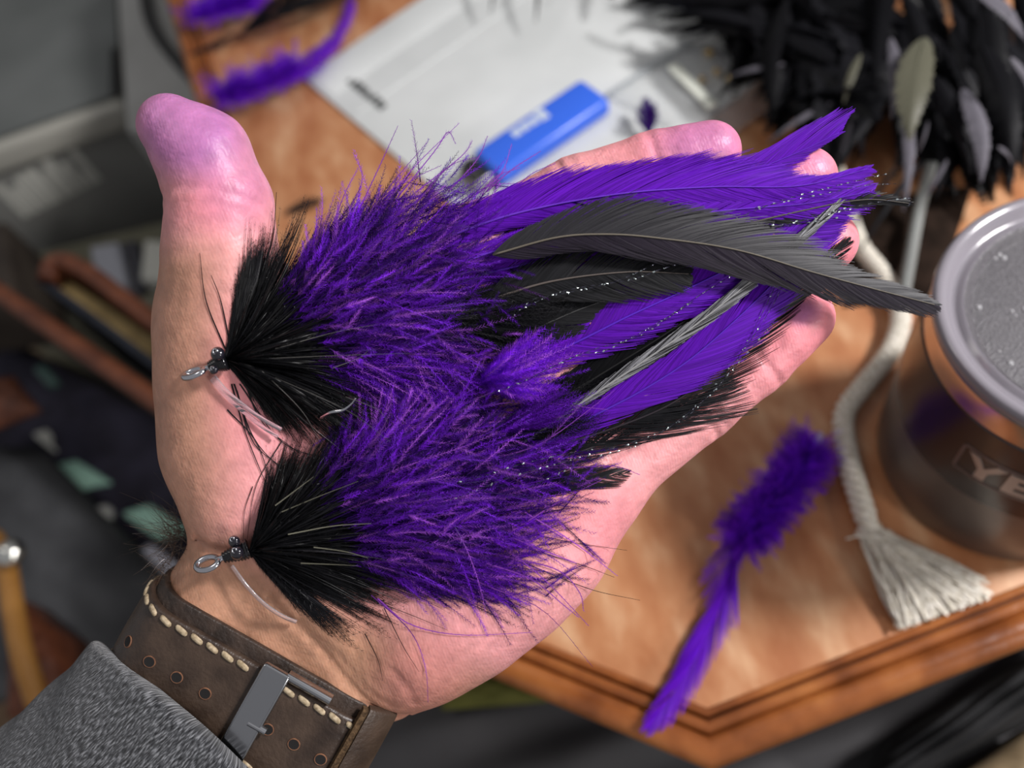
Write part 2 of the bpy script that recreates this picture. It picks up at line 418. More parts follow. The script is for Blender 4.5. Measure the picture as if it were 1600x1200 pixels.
mixc(DYE, .62*sm(-np.hypot((PX-1100)*.8, PY-228), -95, -20))
mixc(DYE, .40*sm(-np.hypot(PX-1262, PY-265), -70, -10))
mixc(DYE, .62*sm(-np.hypot(PX-1252, (PY-487)*1.3), -42, -8))
rg = RNG.normal(size=(9, 3)); nz_ = sum(np.sin(HV@(v*.022)+i*1.7) for i, v in enumerate(rg))/9
colr *= (1+.16*nz_)[:, None]

SKIN, nt, p = mat_new('skin'); L = nt.links
a = N(nt, 'ShaderNodeVertexColor', layer_name='Col'); tc = N(nt, 'ShaderNodeTexCoord')
nz1 = N(nt, 'ShaderNodeTexNoise'); nz1.inputs['Scale'].default_value = 260; nz1.inputs['Detail'].default_value = 6; L.new(tc.outputs['Object'], nz1.inputs['Vector'])
mxr = N(nt, 'ShaderNodeMapRange'); mxr.inputs['From Min'].default_value = .3; mxr.inputs['From Max'].default_value = .7; mxr.inputs['To Min'].default_value = .86; mxr.inputs['To Max'].default_value = 1.12
L.new(nz1.outputs[0], mxr.inputs[0])
vm = N(nt, 'ShaderNodeVectorMath', operation='SCALE'); L.new(a.outputs[0], vm.inputs[0]); L.new(mxr.outputs[0], vm.inputs['Scale']); L.new(vm.outputs[0], p.inputs['Base Color'])
p.inputs['Roughness'].default_value = .44; p.inputs['Specular IOR Level'].default_value = .38
p.inputs['Subsurface Weight'].default_value = .22; p.inputs['Subsurface Radius'].default_value = (1, .35, .2); p.inputs['Subsurface Scale'].default_value = .0016
wv = N(nt, 'ShaderNodeTexWave'); wv.inputs['Scale'].default_value = 420; wv.inputs['Distortion'].default_value = 9; wv.inputs['Detail'].default_value = 1; wv.inputs['Detail Scale'].default_value = .12
L.new(tc.outputs['Object'], wv.inputs['Vector'])
vo = N(nt, 'ShaderNodeTexVoronoi', feature='DISTANCE_TO_EDGE'); vo.inputs['Scale'].default_value = 520; L.new(tc.outputs['Object'], vo.inputs['Vector'])
b1 = N(nt, 'ShaderNodeBump'); b1.inputs['Distance'].default_value = .000011; L.new(wv.outputs['Fac'], b1.inputs['Height'])
b2 = N(nt, 'ShaderNodeBump'); b2.inputs['Distance'].default_value = .0002; b2.inputs['Strength'].default_value = .55; L.new(vo.outputs['Distance'], b2.inputs['Height']); L.new(b1.outputs[0], b2.inputs['Normal'])
b3 = N(nt, 'ShaderNodeBump'); b3.inputs['Distance'].default_value = .0006; b3.inputs['Strength'].default_value = .6; L.new(nz1.outputs[0], b3.inputs['Height']); L.new(b2.outputs[0], b3.inputs['Normal'])
L.new(b3.outputs[0], p.inputs['Normal'])

person = empty('person', HW((430., 1016, -105)), 'open palm of a left hand with purple stained fingertips, grey sleeve at the wrist', 'person')
hand = part_np('hand', (QW(HV), [HF]), SKIN, person, colr, ang=None)

# ---- height of the palm, so that what lies on it rests on its surface
GX0, GY0, GC = 150, 100, 6.0
_gx = ((PX-GX0)/GC).astype(int); _gy = ((PY-GY0)/GC).astype(int); HM = np.full((210, 200), -400.0)
_ok = (_gx >= 0) & (_gx < 210) & (_gy >= 0) & (_gy < 200); np.maximum.at(HM, (_gx[_ok], _gy[_ok]), HV[_ok, 2])
for _ in range(2):
    _p = np.pad(HM, 1, constant_values=-400); _nb = np.stack([_p[1+i:211+i, 1+j:201+j] for i in (-1, 0, 1) for j in (-1, 0, 1)])
    _md = np.sort(_nb, 0)[-5]; HM = np.where(HM < -300, _md, HM)
def palm_z(x, y):
    fx = np.clip((np.asarray(x)-GX0)/GC-.5, 0, 208.9); fy = np.clip((np.asarray(y)-GY0)/GC-.5, 0, 198.9); i, j = fx.astype(int), fy.astype(int); a, b = fx-i, fy-j
    return HM[i, j]*(1-a)*(1-b)+HM[i+1, j]*a*(1-b)+HM[i, j+1]*(1-a)*b+HM[i+1, j+1]*a*b
def HWc(p):
    p = np.array(p, float); hz = palm_z(p[:, 0], p[:, 1])+1.5; lift = np.maximum(hz-p[:, 2], 0)
    p[:, 2] += np.where(hz > -70, lift, 0)+np.where(lift > 0, .04*np.maximum(p[:, 2], 0), 0)
    return HW(p)

# ---- sleeve
ds = np.array([-.67, .742, 0]); es = np.array([.742, .67, 0]); SC = Q((320, 1162, -95.))
def sleeve():
    rx, rz = 252., 182.; th = np.linspace(0, 2*np.pi, 160, endpoint=False)
    prof = [(-10+0, .80), (-12, .90), (-10, .955), (-3, .99), (8, 1.0), (40, 1.01), (90, 1.03), (160, 1.05), (260, 1.08), (400, 1.12), (700, 1.2)]
    prof = catmull(np.array([(a, b, 0) for a, b in prof]), 60)[:, :2]
    V, uv = [], []
    for a, b in prof:
        wob = 1+.012*np.sin(th*3+a*.02)+.008*np.sin(th*7+a*.05)
        V.append(SC+ds*(a-.5*np.sin(th)*rz*np.exp(-max(a,0)/300.))[:, None]+np.cos(th)[:, None]*es*rx*(b*wob)[:, None]+np.sin(th)[:, None]*np.array([0, 0, 1.])*rz*(b*wob)[:, None])
        uv.append(np.stack([th/(2*np.pi)*1500*S, np.full(160, a*S)], -1))
    V = np.vstack(V); n = 160; i = np.arange(len(prof)-1)[:, None]*n; j = np.arange(n)[None]; k = (j+1) % n
    return (V, [np.stack([i+j, i+k, i+n+k, i+n+j], -1).reshape(-1, 4)]), np.vstack(uv)
KNIT, nt, p = mat_new('heather_knit'); L = nt.links
uvn = N(nt, 'ShaderNodeTexCoord'); mp = N(nt, 'ShaderNodeMapping'); mp.inputs['Scale'].default_value = (2500, 640, 1); mp.inputs['Rotation'].default_value = (0, 0, .12); L.new(uvn.outputs['UV'], mp.inputs['Vector'])
nzk = N(nt, 'ShaderNodeTexNoise'); nzk.inputs['Scale'].default_value = 1; nzk.inputs['Detail'].default_value = 2.5; L.new(mp.outputs[0], nzk.inputs['Vector'])
rp = N(nt, 'ShaderNodeValToRGB'); e = rp.color_ramp.elements; e[0].position = .36; e[0].color = (.006, .006, .008, 1); e[1].position = .70; e[1].color = (.23, .235, .25, 1); x = e.new(.5); x.color = (.045, .047, .052, 1)
L.new(nzk.outputs[0], rp.inputs[0]); L.new(rp.outputs[0], p.inputs['Base Color']); p.inputs['Roughness'].default_value = .9; p.inputs['Specular IOR Level'].default_value = .15
p.inputs['Sheen Weight'].default_value = .3
b1 = N(nt, 'ShaderNodeBump'); b1.inputs['Distance'].default_value = .0007; L.new(nzk.outputs[0], b1.inputs['Height']); L.new(b1.outputs[0], p.inputs['Normal'])
sv, suv = sleeve()
part_np('sleeve', (QW(sv[0]), sv[1]), KNIT, person, ang=None, uv=suv)['label'] = 'grey heather knit sleeve'

# ---- hairs at the wrist
def hair_set(n, bx, rad, dirn, ln, w, spread=.9):
    b = np.array(bx)+RNG.normal(size=(n, 3))*np.array(rad)
    d = unit(np.array(dirn)+RNG.normal(size=(n, 3))*spread); l = ln*RNG.uniform(.5, 1.3, (n, 1))
    d2 = unit(d+RNG.normal(size=(n, 3))*.8)
    t = np.linspace(0, 1, 6)[None, :, None]
    P = b[:, None]+d[:, None]*l[:, None]*t+d2[:, None]*l[:, None]*.6*t*t
    return P, w*(1-.8*np.linspace(0, 1, 6))[None]*np.ones((n, 1))
P1, W1 = hair_set(150, (283, 838, -60), (9, 20, 22), (-.7, -.35, .5), 52, .85)
P2, W2 = hair_set(60, (262, 885, -50), (6, 22, 25), (-.9, .1, .5), 34, .8)
P = np.concatenate([P1, P2]); Wd = np.concatenate([W1, W2])
V, f = ribbons(P, Wd, np.array([0, 0, 1.])+RNG.normal(size=(len(P), 1, 3))*.3)
o = part_np('arm_hair', (HW(V), [f]), simple('arm_hair', (.05, .03, .02), .4), person, ang=None); o['kind'] = 'stuff'; o['label'] = 'dark curly arm hair'

# ------------------------------------------------------------------ watch strap
CS, RXS = 138*KW, 58*KW                       # the strap lies flatter than the wrist
_aa = np.linspace(0, np.pi, 400); _al = np.concatenate([[0], np.cumsum(np.hypot(np.diff((RXS+12)*np.sin(_aa)), np.diff((RW+12)*np.cos(_aa))))]); ARC = _al[-1]
def stad(l, off):
    """point on the strap's outline round the wrist, l = arc length from the palm side's centre (units), off outward"""
    l = np.asarray(l, float); s_ = np.sign(l); a = np.abs(l)
    ang = np.interp(a-CS, _al, _aa); x = np.where(a < CS, a, CS+(RXS+off)*np.sin(ang)); z = (RW+off)*np.cos(ang)
    x = x-np.maximum(a-CS-ARC, 0)
    return WQ-ed*12+(s_*x)[..., None]*e1+z[..., None]*np.array([0, 0, 1.])
def strap_band(l0, l1, v0, v1, off, thick, n=80, rnd=5):
    ls = np.linspace(l0, l1, n)
    sec = [(v0, 0), (v0, thick-rnd), (v0+rnd*.35, thick-rnd*.3), (v0+rnd, thick)]
    m = 6; sec += [(v0+rnd+(v1-v0-2*rnd)*i/m, thick+2.0*math.sin(math.pi*i/m)) for i in range(1, m)]
    sec += [(v1-rnd, thick), (v1-rnd*.35, thick-rnd*.3), (v1, thick-rnd), (v1, 0)]
    V = []; 
    for v, o_ in sec: V.append(stad(ls, off+o_)+ed*v)
    V = np.stack(V, 1); k = len(sec); V = V.reshape(-1, 3)
    i = np.arange(n-1)[:, None]*k; j = np.arange(k)[None]; jj = (j+1) % k
    f4 = np.stack([i+j, i+jj, i+k+jj, i+k+j], -1).reshape(-1, 4)
    bmc = [np.arange(k)[None][:, ::-1], ((n-1)*k+np.arange(k))[None]]
    return V, [f4], bmc
def strap_part(name, args, mat, parent, **kw):
    V, f, caps = strap_band(*args, **kw); V = QW(V)
    me = bpy.data.meshes.new(name); me.from_pydata([tuple(v) for v in V], [], [tuple(x) for x in f[0]]+[tuple(c[0]) for c in caps]); me.materials.append(mat)
    o = link(name, me, parent); bm = bmesh.new(); bm.from_mesh(me); bmesh.ops.recalc_face_normals(bm, faces=bm.faces); bm.to_mesh(me); bm.free()
    me.polygons.foreach_set('use_smooth', np.ones(len(me.polygons), bool)); return sharp(o, 60)
LEA = mottled('dark_brown_leather', (.022, .013, .009), (.060, .038, .026), 120, .40, 5, .00022, (1, 1, 1), 900, .5, (.3, .7))
LEA2 = mottled('inner_leather', (.018, .011, .008), (.045, .028, .02), 150, .5, 5, .0003, (1, 1, 1), 900, .4)
SUEDE = mottled('suede_edge', (.035, .02, .010), (.10, .06, .03), 900, .9, 4, .0004, (1, 1, 1), 1500, .2)
STITCH = mottled('cream_thread', (.24, .18, .105), (.46, .37, .25), 900, .8)
strap = empty('watch_strap', QW(WQ+np.array([0, 0, RW])), 'dark brown leather watch strap with cream stitching and steel buckle on the wrist', 'watch strap')
full = 2*CS+ARC
strap_part('inner_strap', (-full*.995, full*.995, -24, 156, 1, 9), LEA2, strap, n=160, rnd=3)
strap_part('strap_tail', (-CS-.8*ARC, CS+85, 0, 150, 11, 11), LEA, strap, n=120, rnd=5)['label'] = 'stitched strap end with punched holes'
zz = np.array([0, 0, 1.])
def on_strap(l, v, off):                       # point, tangent, normal on the strap surface
    p = stad(np.array([l-1., l, l+1.]), off); t = unit(p[2]-p[0]); n = np.cross(t, ed); n = n if n@(p[1]-WQ) > 0 else -n
    return p[1]+ed*v, t, n
first = None
for v in (10, 140):
    l = -CS-.62*ARC
    while l < CS+66:
        if not (0 < l < 56):
            c, t, n = on_strap(l, v, 22.0)
            Vb, fb = ball((0, 0, 0), (1, 1, 1), 10)
            tt = t+ed*.18
            Vb = np.sign(Vb)*np.abs(Vb)**.62; W_ = c+Vb[:, 0:1]*tt*11.5+Vb[:, 1:2]*ed*4.6+Vb[:, 2:3]*n*4.0
            part_np('stitch', (QW(W_), fb), STITCH, strap, ang=None)
        l += 27
M_HOLE = simple('hole_dark', (.004, .003, .003), .9); M_HOLER = mottled('raw_leather', (.10, .042, .022), (.20, .09, .045), 700, .8)
for l in (-195, -148, -100, -50, 54+6, 106, 152):
    c, t, n = on_strap(l, 75, 22.6+1.6)
    th = np.linspace(0, 2*np.pi, 20, endpoint=False); tor = []
    for r_, z_ in ((10.2, -1.0), (9.8, 1.0), (9.0, 1.3), (8.4, 1.1), (8.0, .9)):
        tor.append(c+np.cos(th)[:, None]*t*r_+np.sin(th)[:, None]*ed*r_*.92+n*z_)
    V = np.vstack(tor); i = np.arange(4)[:, None]*20; j = np.arange(20)[None]; k = (j+1) % 20
    hr = part_np('strap_hole', (QW(V), [np.stack([i+j, i+k, i+20+k, i+20+j], -1).reshape(-1, 4)]), M_HOLER, strap)
    V = np.vstack([tor[3]*1.0, c[None]+n*.7]); f = np.stack([np.arange(20), (np.arange(20)+1) % 20, np.full(20, 20)], -1)
    part_np('hole_shade_disc', (QW(V), [f]), M_HOLE, hr)  # flat black disc paints the dark inside of the hole
# buckle: a bent flat steel frame
def bent_bar(l0, l1, v0, v1, off, th_, n=24, bev=3):
    return strap_band(l0, l1, v0, v1, off, th_, n=n, rnd=bev)
M_BUCK = simple('buckle_steel', (.40, .405, .42), .20, 1.0)
bk = strap_part('buckle', (6, 52, -16, 166, 22, 13), M_BUCK, strap, n=14, rnd=5); bk['label'] = 'polished steel buckle'
_b = bmesh.new(); _b.from_mesh(bk.data); _e = [e_ for e_ in _b.edges if len(e_.link_faces) == 2 and e_.calc_face_angle() > 1.0]
bmesh.ops.bevel(_b, geom=_e, offset=4.0*S, segments=4, profile=.5, affect='EDGES'); _b.to_mesh(bk.data); _b.free(); bk.data.polygons.foreach_set('use_smooth', np.ones(len(bk.data.polygons), bool)); sharp(bk, 50)
strap_part('buckle_side', (46, 122, -18, -5, 12, 20), M_BUCK, bk, n=20, rnd=3)
strap_part('buckle_side', (46, 122, 154, 167, 12, 20), M_BUCK, bk, n=20, rnd=3)
strap_part('buckle_prong', (30, 60, 70, 82, 31, 6), M_BUCK, bk, n=12, rnd=3)
kp = strap_part('keeper_loop', (CS+28, CS+74, -30, 172, 20, 16), LEA, strap, n=16, rnd=6); kp['label'] = 'leather keeper loop'
strap_part('keeper_edge', (CS+20, CS+29, -26, 168, 20, 13), SUEDE, kp, n=8, rnd=2)

# ------------------------------------------------------------------ feathers and flies
def bez(b, t, bow, k=7):
    c = (b+t)/2+bow; u = np.linspace(0, 1, k)[None, :, None]
    return (1-u)**2*b[:, None]+2*u*(1-u)*c[:, None]+u*u*t[:, None]
def tones(n, base, lo=.55, hi=1.35, alt=None, palt=0.0):
    c = np.asarray(base)[None]*RNG.uniform(lo, hi, (n, 1))
    if alt is not None:
        m = RNG.random(n) < palt; c[m] = np.asarray(alt)*RNG.uniform(.7, 1.2, (m.sum(), 1))
    return c
def fibres(P, w0, colr, w1=.2, ntilt=.6):
    n, k, _ = P.shape
    W = np.linspace(1, w1, k)[None]*np.broadcast_to(np.asarray(w0, float).reshape(-1, 1), (n, 1))
    nn = np.array([0, 0, 1.])+RNG.normal(size=(n, 1, 3))*ntilt
    V, f = ribbons(P, W, nn)
    c = colr if colr.ndim == 3 else np.repeat(colr[:, None], k, 1)
    return V, f, np.repeat(c.reshape(-1, 3), 2, 0)
def barbules(P, m, ln, wid, colr, ang=(26, 46), t0=.12, zj=.5):
    """short hairs along every barb, one triangle each"""
    n, k, _ = P.shape
    t = t0+(1-t0)*(np.arange(m)[None]+RNG.random((n, m)))/m*.99
    x = t*(k-1); i = np.minimum(x.astype(int), k-2); f = (x-i)[..., None]; r = np.arange(n)[:, None]
    A, B = P[r, i], P[r, i+1]; p = A+(B-A)*f; d = unit(B-A)
    sd = np.where(np.arange(m)[None] % 2 == 0, 1., -1.)[..., None]
    pr = np.stack([-d[..., 1], d[..., 0], 0*d[..., 0]], -1); pr = unit(pr+RNG.normal(size=pr.shape)*.12)
    a = np.radians(RNG.uniform(*ang, (n, m)))[..., None]
    dr = d*np.cos(a)+pr*sd*np.sin(a); dr[..., 2] += RNG.normal(size=(n, m))*zj*.5+.1
    l = ln*RNG.uniform(.6, 1.2, (n, m))*(1-.55*t)
    tip = p+dr*l[..., None]; q = d*wid/2
    V = np.stack([p-q, p+q, tip], 2).reshape(-1, 3); F3 = np.arange(len(V)).reshape(-1, 3)
    cc = colr if colr.ndim == 2 else colr.mean(1)
    c = np.repeat(cc, m*3, 0)*RNG.uniform(.8, 1.25, (n*m, 1)).repeat(3, 0)
    return V, F3, c
def make(name, pieces, mat, parent, tf=HWc, **props):
    Vs, Fs, Cs, o = [], [], [], 0
    for V, f, c in pieces:
        Vs.append(V); Fs.append(np.asarray(f)+o); Cs.append(c); o += len(V)
    q4 = [f for f in Fs if f.shape[1] == 4]; t3 = [f for f in Fs if f.shape[1] == 3]
    fs = ([np.vstack(q4)] if q4 else [])+([np.vstack(t3)] if t3 else [])
    ob = link(name, mesh_np(name, tf(np.vstack(Vs)), fs, mat, np.clip(np.vstack(Cs), 0, 1)), parent)
    for a, b in props.items(): ob[a] = b
    return ob
def vane_pieces(pts, wl, wr, base, n=260, ang=32, lo=.75, hi=1.3, w=2.6, camber=.25, gap=.10, k=5, tipcol=None, fluff=0, curl=0.0, droop=0.0, alt=None, palt=0.0, base2=None, thin=0.0):
    Sp = catmull(pts, 240); d = unit(np.gradient(Sp, axis=0)); nr = unit(np.stack([d[:, 1], -d[:, 0], 0*d[:, 0]], -1))   # image-left (up) side
    out = []
    xs = np.linspace(0, 1, len(wl))
    for sd, ww in ((1, wl), (-1, wr)):
        t = np.sort(np.clip((np.arange(n)+RNG.uniform(-.5, .5, n))/n, 0, .999))
        ph = np.cumsum(RNG.normal(size=n))*.25                        # slow drift splits the vane into locks
        lock = np.floor(t*RNG.integers(9, 14)+.3*np.sin(ph)); jit = RNG.normal(size=40)[lock.astype(int) % 40]
        i = (t*239).astype(int); wd = np.interp(t, xs, ww)*(1+.03*jit+RNG.normal(size=n)*.07)
        b = Sp[i]; a = np.radians(np.maximum(ang*(1-.35*t)*(1+.07*jit+RNG.normal(size=n)*.05), 5))
        rem = (1-t)*np.linalg.norm(np.diff(Sp, axis=0), axis=1).sum(); adv = np.minimum(wd/np.tan(a), rem*.9+4); wd = np.minimum(wd, 2.0+rem*.55)
        tip = b+nr[i]*sd*wd[:, None]+d[i]*adv[:, None]
        L_ = np.hypot(wd, adv)
        tip[:, 2] += -camber*wd+droop*wd+RNG.normal(size=n)*1.0
        bow = nr[i]*sd*(wd*.16)[:, None]-d[i]*(L_*.06)[:, None]+np.array([0, 0, 1.])*(wd*.12)[:, None]
        P = bez(b, tip, bow, k); keep = RNG.random(n) > gap+thin*t
        P = P[keep]; c = tones(len(P), base if sd > 0 or base2 is None else base2, lo, hi, alt, palt)
        if tipcol is not None:
            u = np.linspace(0, 1, k)[None, :, None]; c = c[:, None]*(1-u)+np.asarray(tipcol)*u
        W = np.full(len(P), w)*RNG.uniform(.8, 1.2, len(P))
        nn = np.array([0, 0, 1.])[None]+sd*nr[i][keep]*(.25)
        Wd = np.linspace(1, .55, k)[None]*W[:, None]; Wd[:, -1] *= .5
        V, f = ribbons(P, Wd, nn[:, None]+RNG.normal(size=(len(P), 1, 3))*.10)
        cc = c if c.ndim == 3 else np.repeat(c[:, None], k, 1)
        out.append((V, f, np.repeat(cc.reshape(-1, 3), 2, 0)))
    return out, Sp
def feather(name, parent, pts, wl, wr, base, mat, rach=(.10, .09, .08), rr=(2.2, .5), label=None, **kw):
    pc, Sp = vane_pieces(pts, wl, wr, base, **kw)
    o = make(name, pc, mat, parent)
    if label: o['label'] = label
    V, f = tube_np(Sp[::4]+np.array([0, 0, 1.0]), np.linspace(rr[0], rr[1], 60), 5)
    r_ = link('rachis', mesh_np('rachis', HWc(V), f, mat, np.tile(np.array(rach), (len(V), 1))), o)
    return o

def sector_collar(name, parent, B, spec, n, mat, base, sub, lift, z0, r0=0.0, w=2.0, bl=0, bm=0, curv=.12, lock=.55, jit=.06, alt=None, palt=0, dark0=None, labels=None, zend=6, bw=1.2, lo=.5, hi=1.4, aj=0.0, NL=8, lockb=.8, bbr=1.0, ln=(90, 230)):
    """spec: (angle deg, reach) fan around B, split into sub tufts that are objects of their own"""
    A = np.array([s[0] for s in spec], float); R = np.array([s[1] for s in spec], float)
    edges = np.linspace(A[0], A[-1], sub+1)
    for q in range(sub):
        m = n//sub; a = RNG.uniform(edges[q]-2, edges[q+1]+2, m); cl = RNG.integers(0, NL, m)
        lc = RNG.uniform(edges[q]-3, edges[q+1]+3, NL); lr = RNG.uniform(.78, 1.10, NL); lz = RNG.uniform(.3, 1.1, NL); lb = RNG.uniform(lockb, 1.25, NL)
        a_t = a+(lc[cl]-a)*lock+RNG.normal(size=m)*1.2; rt = np.interp(a_t, A, R)*lr[cl]*(1-np.minimum(np.abs(RNG.normal(size=m))*jit*3.2, .6))
        if r0: 
            rb = RNG.uniform(r0*.8, np.maximum(rt-ln[0]*.6, r0+10))*1.0; rt = np.minimum(rt, rb+RNG.uniform(ln[0], ln[1], m))
        else: rb = np.abs(RNG.normal(size=m))*7
        ar = np.radians(a); at = np.radians(a_t+RNG.normal(size=m)*aj)
        mid = (a-A.mean())/(np.ptp(A)/2); zl = lift*np.sqrt(np.clip(1-mid**2, 0.02, 1))*lz[cl]*RNG.uniform(.25, 1.0, m)
        frac = np.clip(rb/np.interp(a, A, R), 0, 1)
        b = np.stack([B[0]+np.cos(ar)*rb, B[1]+np.sin(ar)*rb, z0*(1-frac)+zl*np.sin(np.pi*np.clip(frac, 0, .9))+RNG.normal(size=m)*3], -1)
        t = np.stack([B[0]+np.cos(at)*rt, B[1]+np.sin(at)*rt, zend+zl*.55+RNG.normal(size=m)*4], -1)
        dd = t-b; pr = np.stack([dd[:, 1], -dd[:, 0], 0*dd[:, 0]], -1)
        bow = pr*(curv*np.sign(mid)*-1*np.abs(mid)**.5)[:, None]*-.6+pr*RNG.normal(size=(m, 1))*.035
        bow[:, 2] = zl*(.9 if not r0 else .35)+4
        P = bez(b, t, bow, 9)
        c = tones(m, base, lo, hi, alt, palt)*lb[cl][:, None]
        if dark0 is not None:
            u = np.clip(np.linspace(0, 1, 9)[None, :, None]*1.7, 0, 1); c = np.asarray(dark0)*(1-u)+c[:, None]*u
        pcs = [fibres(P, w*RNG.uniform(.7, 1.3, m), c, .06)]
        if bm: pcs.append(barbules(P, bm, bl, bw, c*bbr))
        o = make(name, pcs, mat, parent)
def strays(name, parent, lines, w, base, mat, bl=0, bm=0, label=None, z=8):
    P = np.stack([catmull([(x, y, z+(3*i)) for i, (x, y) in enumerate(l)], 14) for l in lines])
    c = tones(len(P), base, .8, 1.2); pcs = [fibres(P, np.full(len(P), w), c, .3, .3)]
    if bm: pcs.append(barbules(P, bm, bl, 1.0, c, (20, 40), .05, .2))
    o = make(name, pcs, mat, parent)
    if label: o['label'] = label
    o['kind'] = 'stuff'
    return o
def flash(parent, pts, n=60, w=1.3, tw=15., glint=None, zoff=0):
    """a strand of crinkled tinsel: dark twisted film with bright beads put in for its glints"""
    Sp = catmull(pts, n); d = unit(np.gradient(Sp, axis=0)); ln = np.concatenate([[0], np.cumsum(np.linalg.norm(np.diff(Sp, axis=0), axis=1))])
    a = ln/tw*np.pi; sdv = unit(np.cross(d, np.array([0, 0, 1.]))); up = np.cross(sdv, d)
    nn = np.cos(a)[:, None]*up+np.sin(a)[:, None]*sdv
    V, f = ribbons(Sp[None], np.full((1, n), w), nn[None]); o = link('flash_strand', mesh_np('flash_strand', HW(V), [f], M_FLASHD), parent)
    k = np.arange(RNG.uniform(0, tw), ln[-1], tw*1.0); k = k+RNG.normal(size=len(k))*tw*.18
    bl = []
    for q in k:
        if RNG.random() < .45: continue
        i = int(np.clip(np.searchsorted(ln, q), 0, n-1)); s_ = RNG.uniform(1.0, 2.1)
        Vb, fb = ball((0, 0, 0), (1, 1, 1), 6)  # bead put in for a glint of the twisted film
        X = d[i]+sdv[i]*RNG.normal()*.4; Wb = Sp[i]+np.array([0, 0, 1.5])+Vb[:, :1]*X*s_*1.25+Vb[:, 1:2]*sdv[i]*s_*.8+Vb[:, 2:3]*up[i]*s_*.8
        bl.append((Wb, fb))
    if bl:
        V, fs = merge(bl); g = link('glint_beads', mesh_np('glint_beads', HW(V), fs, M_GLINT, smooth=False), o); g['kind'] = 'stuff'; g['label'] = 'silver beads put in for the glints of the tinsel'

def fly_head(fly, eye, neck, beads, ring_open, guard, rr=14):
    e, nk = np.array(eye, float), np.array(neck, float); ax = unit(nk-e); pr = np.array([-ax[1], ax[0], 0])
    th = np.linspace(0, 2*np.pi, 25)[:-1]; up = unit(np.array([0, 0, 1.])*(1-ring_open)+pr*ring_open*1.0)
    P = e+np.cos(th)[:, None]*ax*rr*1.25+np.sin(th)[:, None]*up*rr
    P = np.vstack([P, P[:1]]); V, f = tube_np(P, 5.2, 10, False)
    sh = tube_np(np.array([e+ax*rr*1.0, e+ax*(rr+14), nk]), 5.5, 10)
    V, f = merge([(V, f), sh]); hk = part_np('hook_eye', (HW(V), f), M_HOOK, fly, ang=None); hk['label'] = 'silver wire hook eye'
    L0 = np.linalg.norm(nk-e); t = np.linspace((rr+12)/L0, 1.15, 26); prof = 8+7.5*np.clip((t-t[0])/.5, 0, 1)+1.3*np.sin(np.arange(26)*2.1)
    V, f = tube_np(e+(nk-e)*t[:, None], prof, 14); part_np('thread_head', (HW(V), f), M_THREAD, fly, ang=None)['label'] = 'glossy black thread head'
    for b in beads:
        Vb, fb = ball((0, 0, 0), (1, 1, 1), 20); part_np('bead_eye', (HW(np.array(b[:3])+Vb*b[3]), fb), M_BEADEYE, fly, ang=None)
        P = np.array(b[:3])+np.array([-.35, -.35, .80])*b[3]; tt = np.linspace(0, 2*np.pi, 13)
        V, f = tube_np(P+np.stack([np.cos(tt), np.sin(tt), 0*tt+.15], -1)*b[3]*.34, b[3]*.10, 6, False)
        part_np('bead_hole_rim', (HW(V), f), M_HOOK, fly.children[-1] if False else bpy.data.objects[[c.name for c in fly.children if c.name.startswith('bead_eye')][-1]], ang=None)
    for g in guard:
        V, f = tube_np(catmull(g, 24), 3.4, 12); part_np('weed_guard', (HW(V), f), M_MONO, fly, ang=60)['label'] = 'clear nylon weed guard loop'

# ---------- upper fly
flyA = empty('fishing_fly', HW((345., 565, 40)), 'upper black and purple feathered fishing fly, nearer the thumb, with visible hook point', 'fishing fly', None)
A_ = flyA
# tail, lowest layer first
feather('purple_saddle_feather', A_, [(640, 370, 34), (780, 330, 46), (950, 306, 52), (1100, 292, 50), (1230, 245, 50), (1316, 205, 52)], [14, 42, 46, 44, 30, 3], [14, 34, 40, 30, 9, 2], PURPLE, M_PUR, (.16, .03, .6), n=760, w=1.7, ang=20, gap=.08, thin=.42)
feather('purple_saddle_feather', A_, [(660, 385, 38), (800, 335, 54), (960, 304, 60), (1110, 292, 60), (1250, 290, 60), (1362, 262, 58)], [14, 40, 44, 30, 11, 3], [14, 38, 44, 40, 22, 3], PURPLE*1.1, M_PUR, (.19, .05, .65), n=760, w=1.7, ang=20, gap=.08, thin=.42)
feather('purple_saddle_feather', A_, [(680, 420, 36), (840, 375, 52), (1000, 345, 58), (1140, 328, 58), (1260, 318, 58), (1366, 298, 58)], [14, 36, 38, 32, 22, 4], [14, 32, 38, 34, 22, 4], PURPLE*1.05, M_PUR, (.19, .05, .65), n=420, w=2.2, ang=19, gap=.2, thin=.35)
feather('purple_saddle_feather', A_, [(700, 440, 34), (860, 405, 46), (1010, 375, 50), (1150, 352, 50), (1290, 332, 50)], [12, 30, 34, 28, 4], [12, 30, 36, 30, 6], PURPLE*.85, M_PUR, (.12, .03, .5), n=300, w=2.2, ang=18, gap=.35)
feather('black_saddle_feather', A_, [(1000, 400, 50), (1130, 360, 54), (1250, 330, 56), (1350, 312, 58), (1424, 318, 58)], [8, 14, 16, 10, 2], [8, 16, 16, 10, 2], BLACK*1.3, M_BLK, n=170, w=2.2, ang=22, gap=.3)
feather('purple_saddle_feather', A_, [(780, 590, 30), (900, 535, 44), (980, 495, 52), (1060, 458, 54), (1160, 410, 52), (1260, 365, 50), (1312, 335, 50)], [26, 74, 68, 56, 42, 24, 4], [24, 44, 44, 40, 32, 20, 4], PURPLE*1.0, M_PUR, (.13, .03, .62), n=520, w=2.3, ang=27, gap=.12)
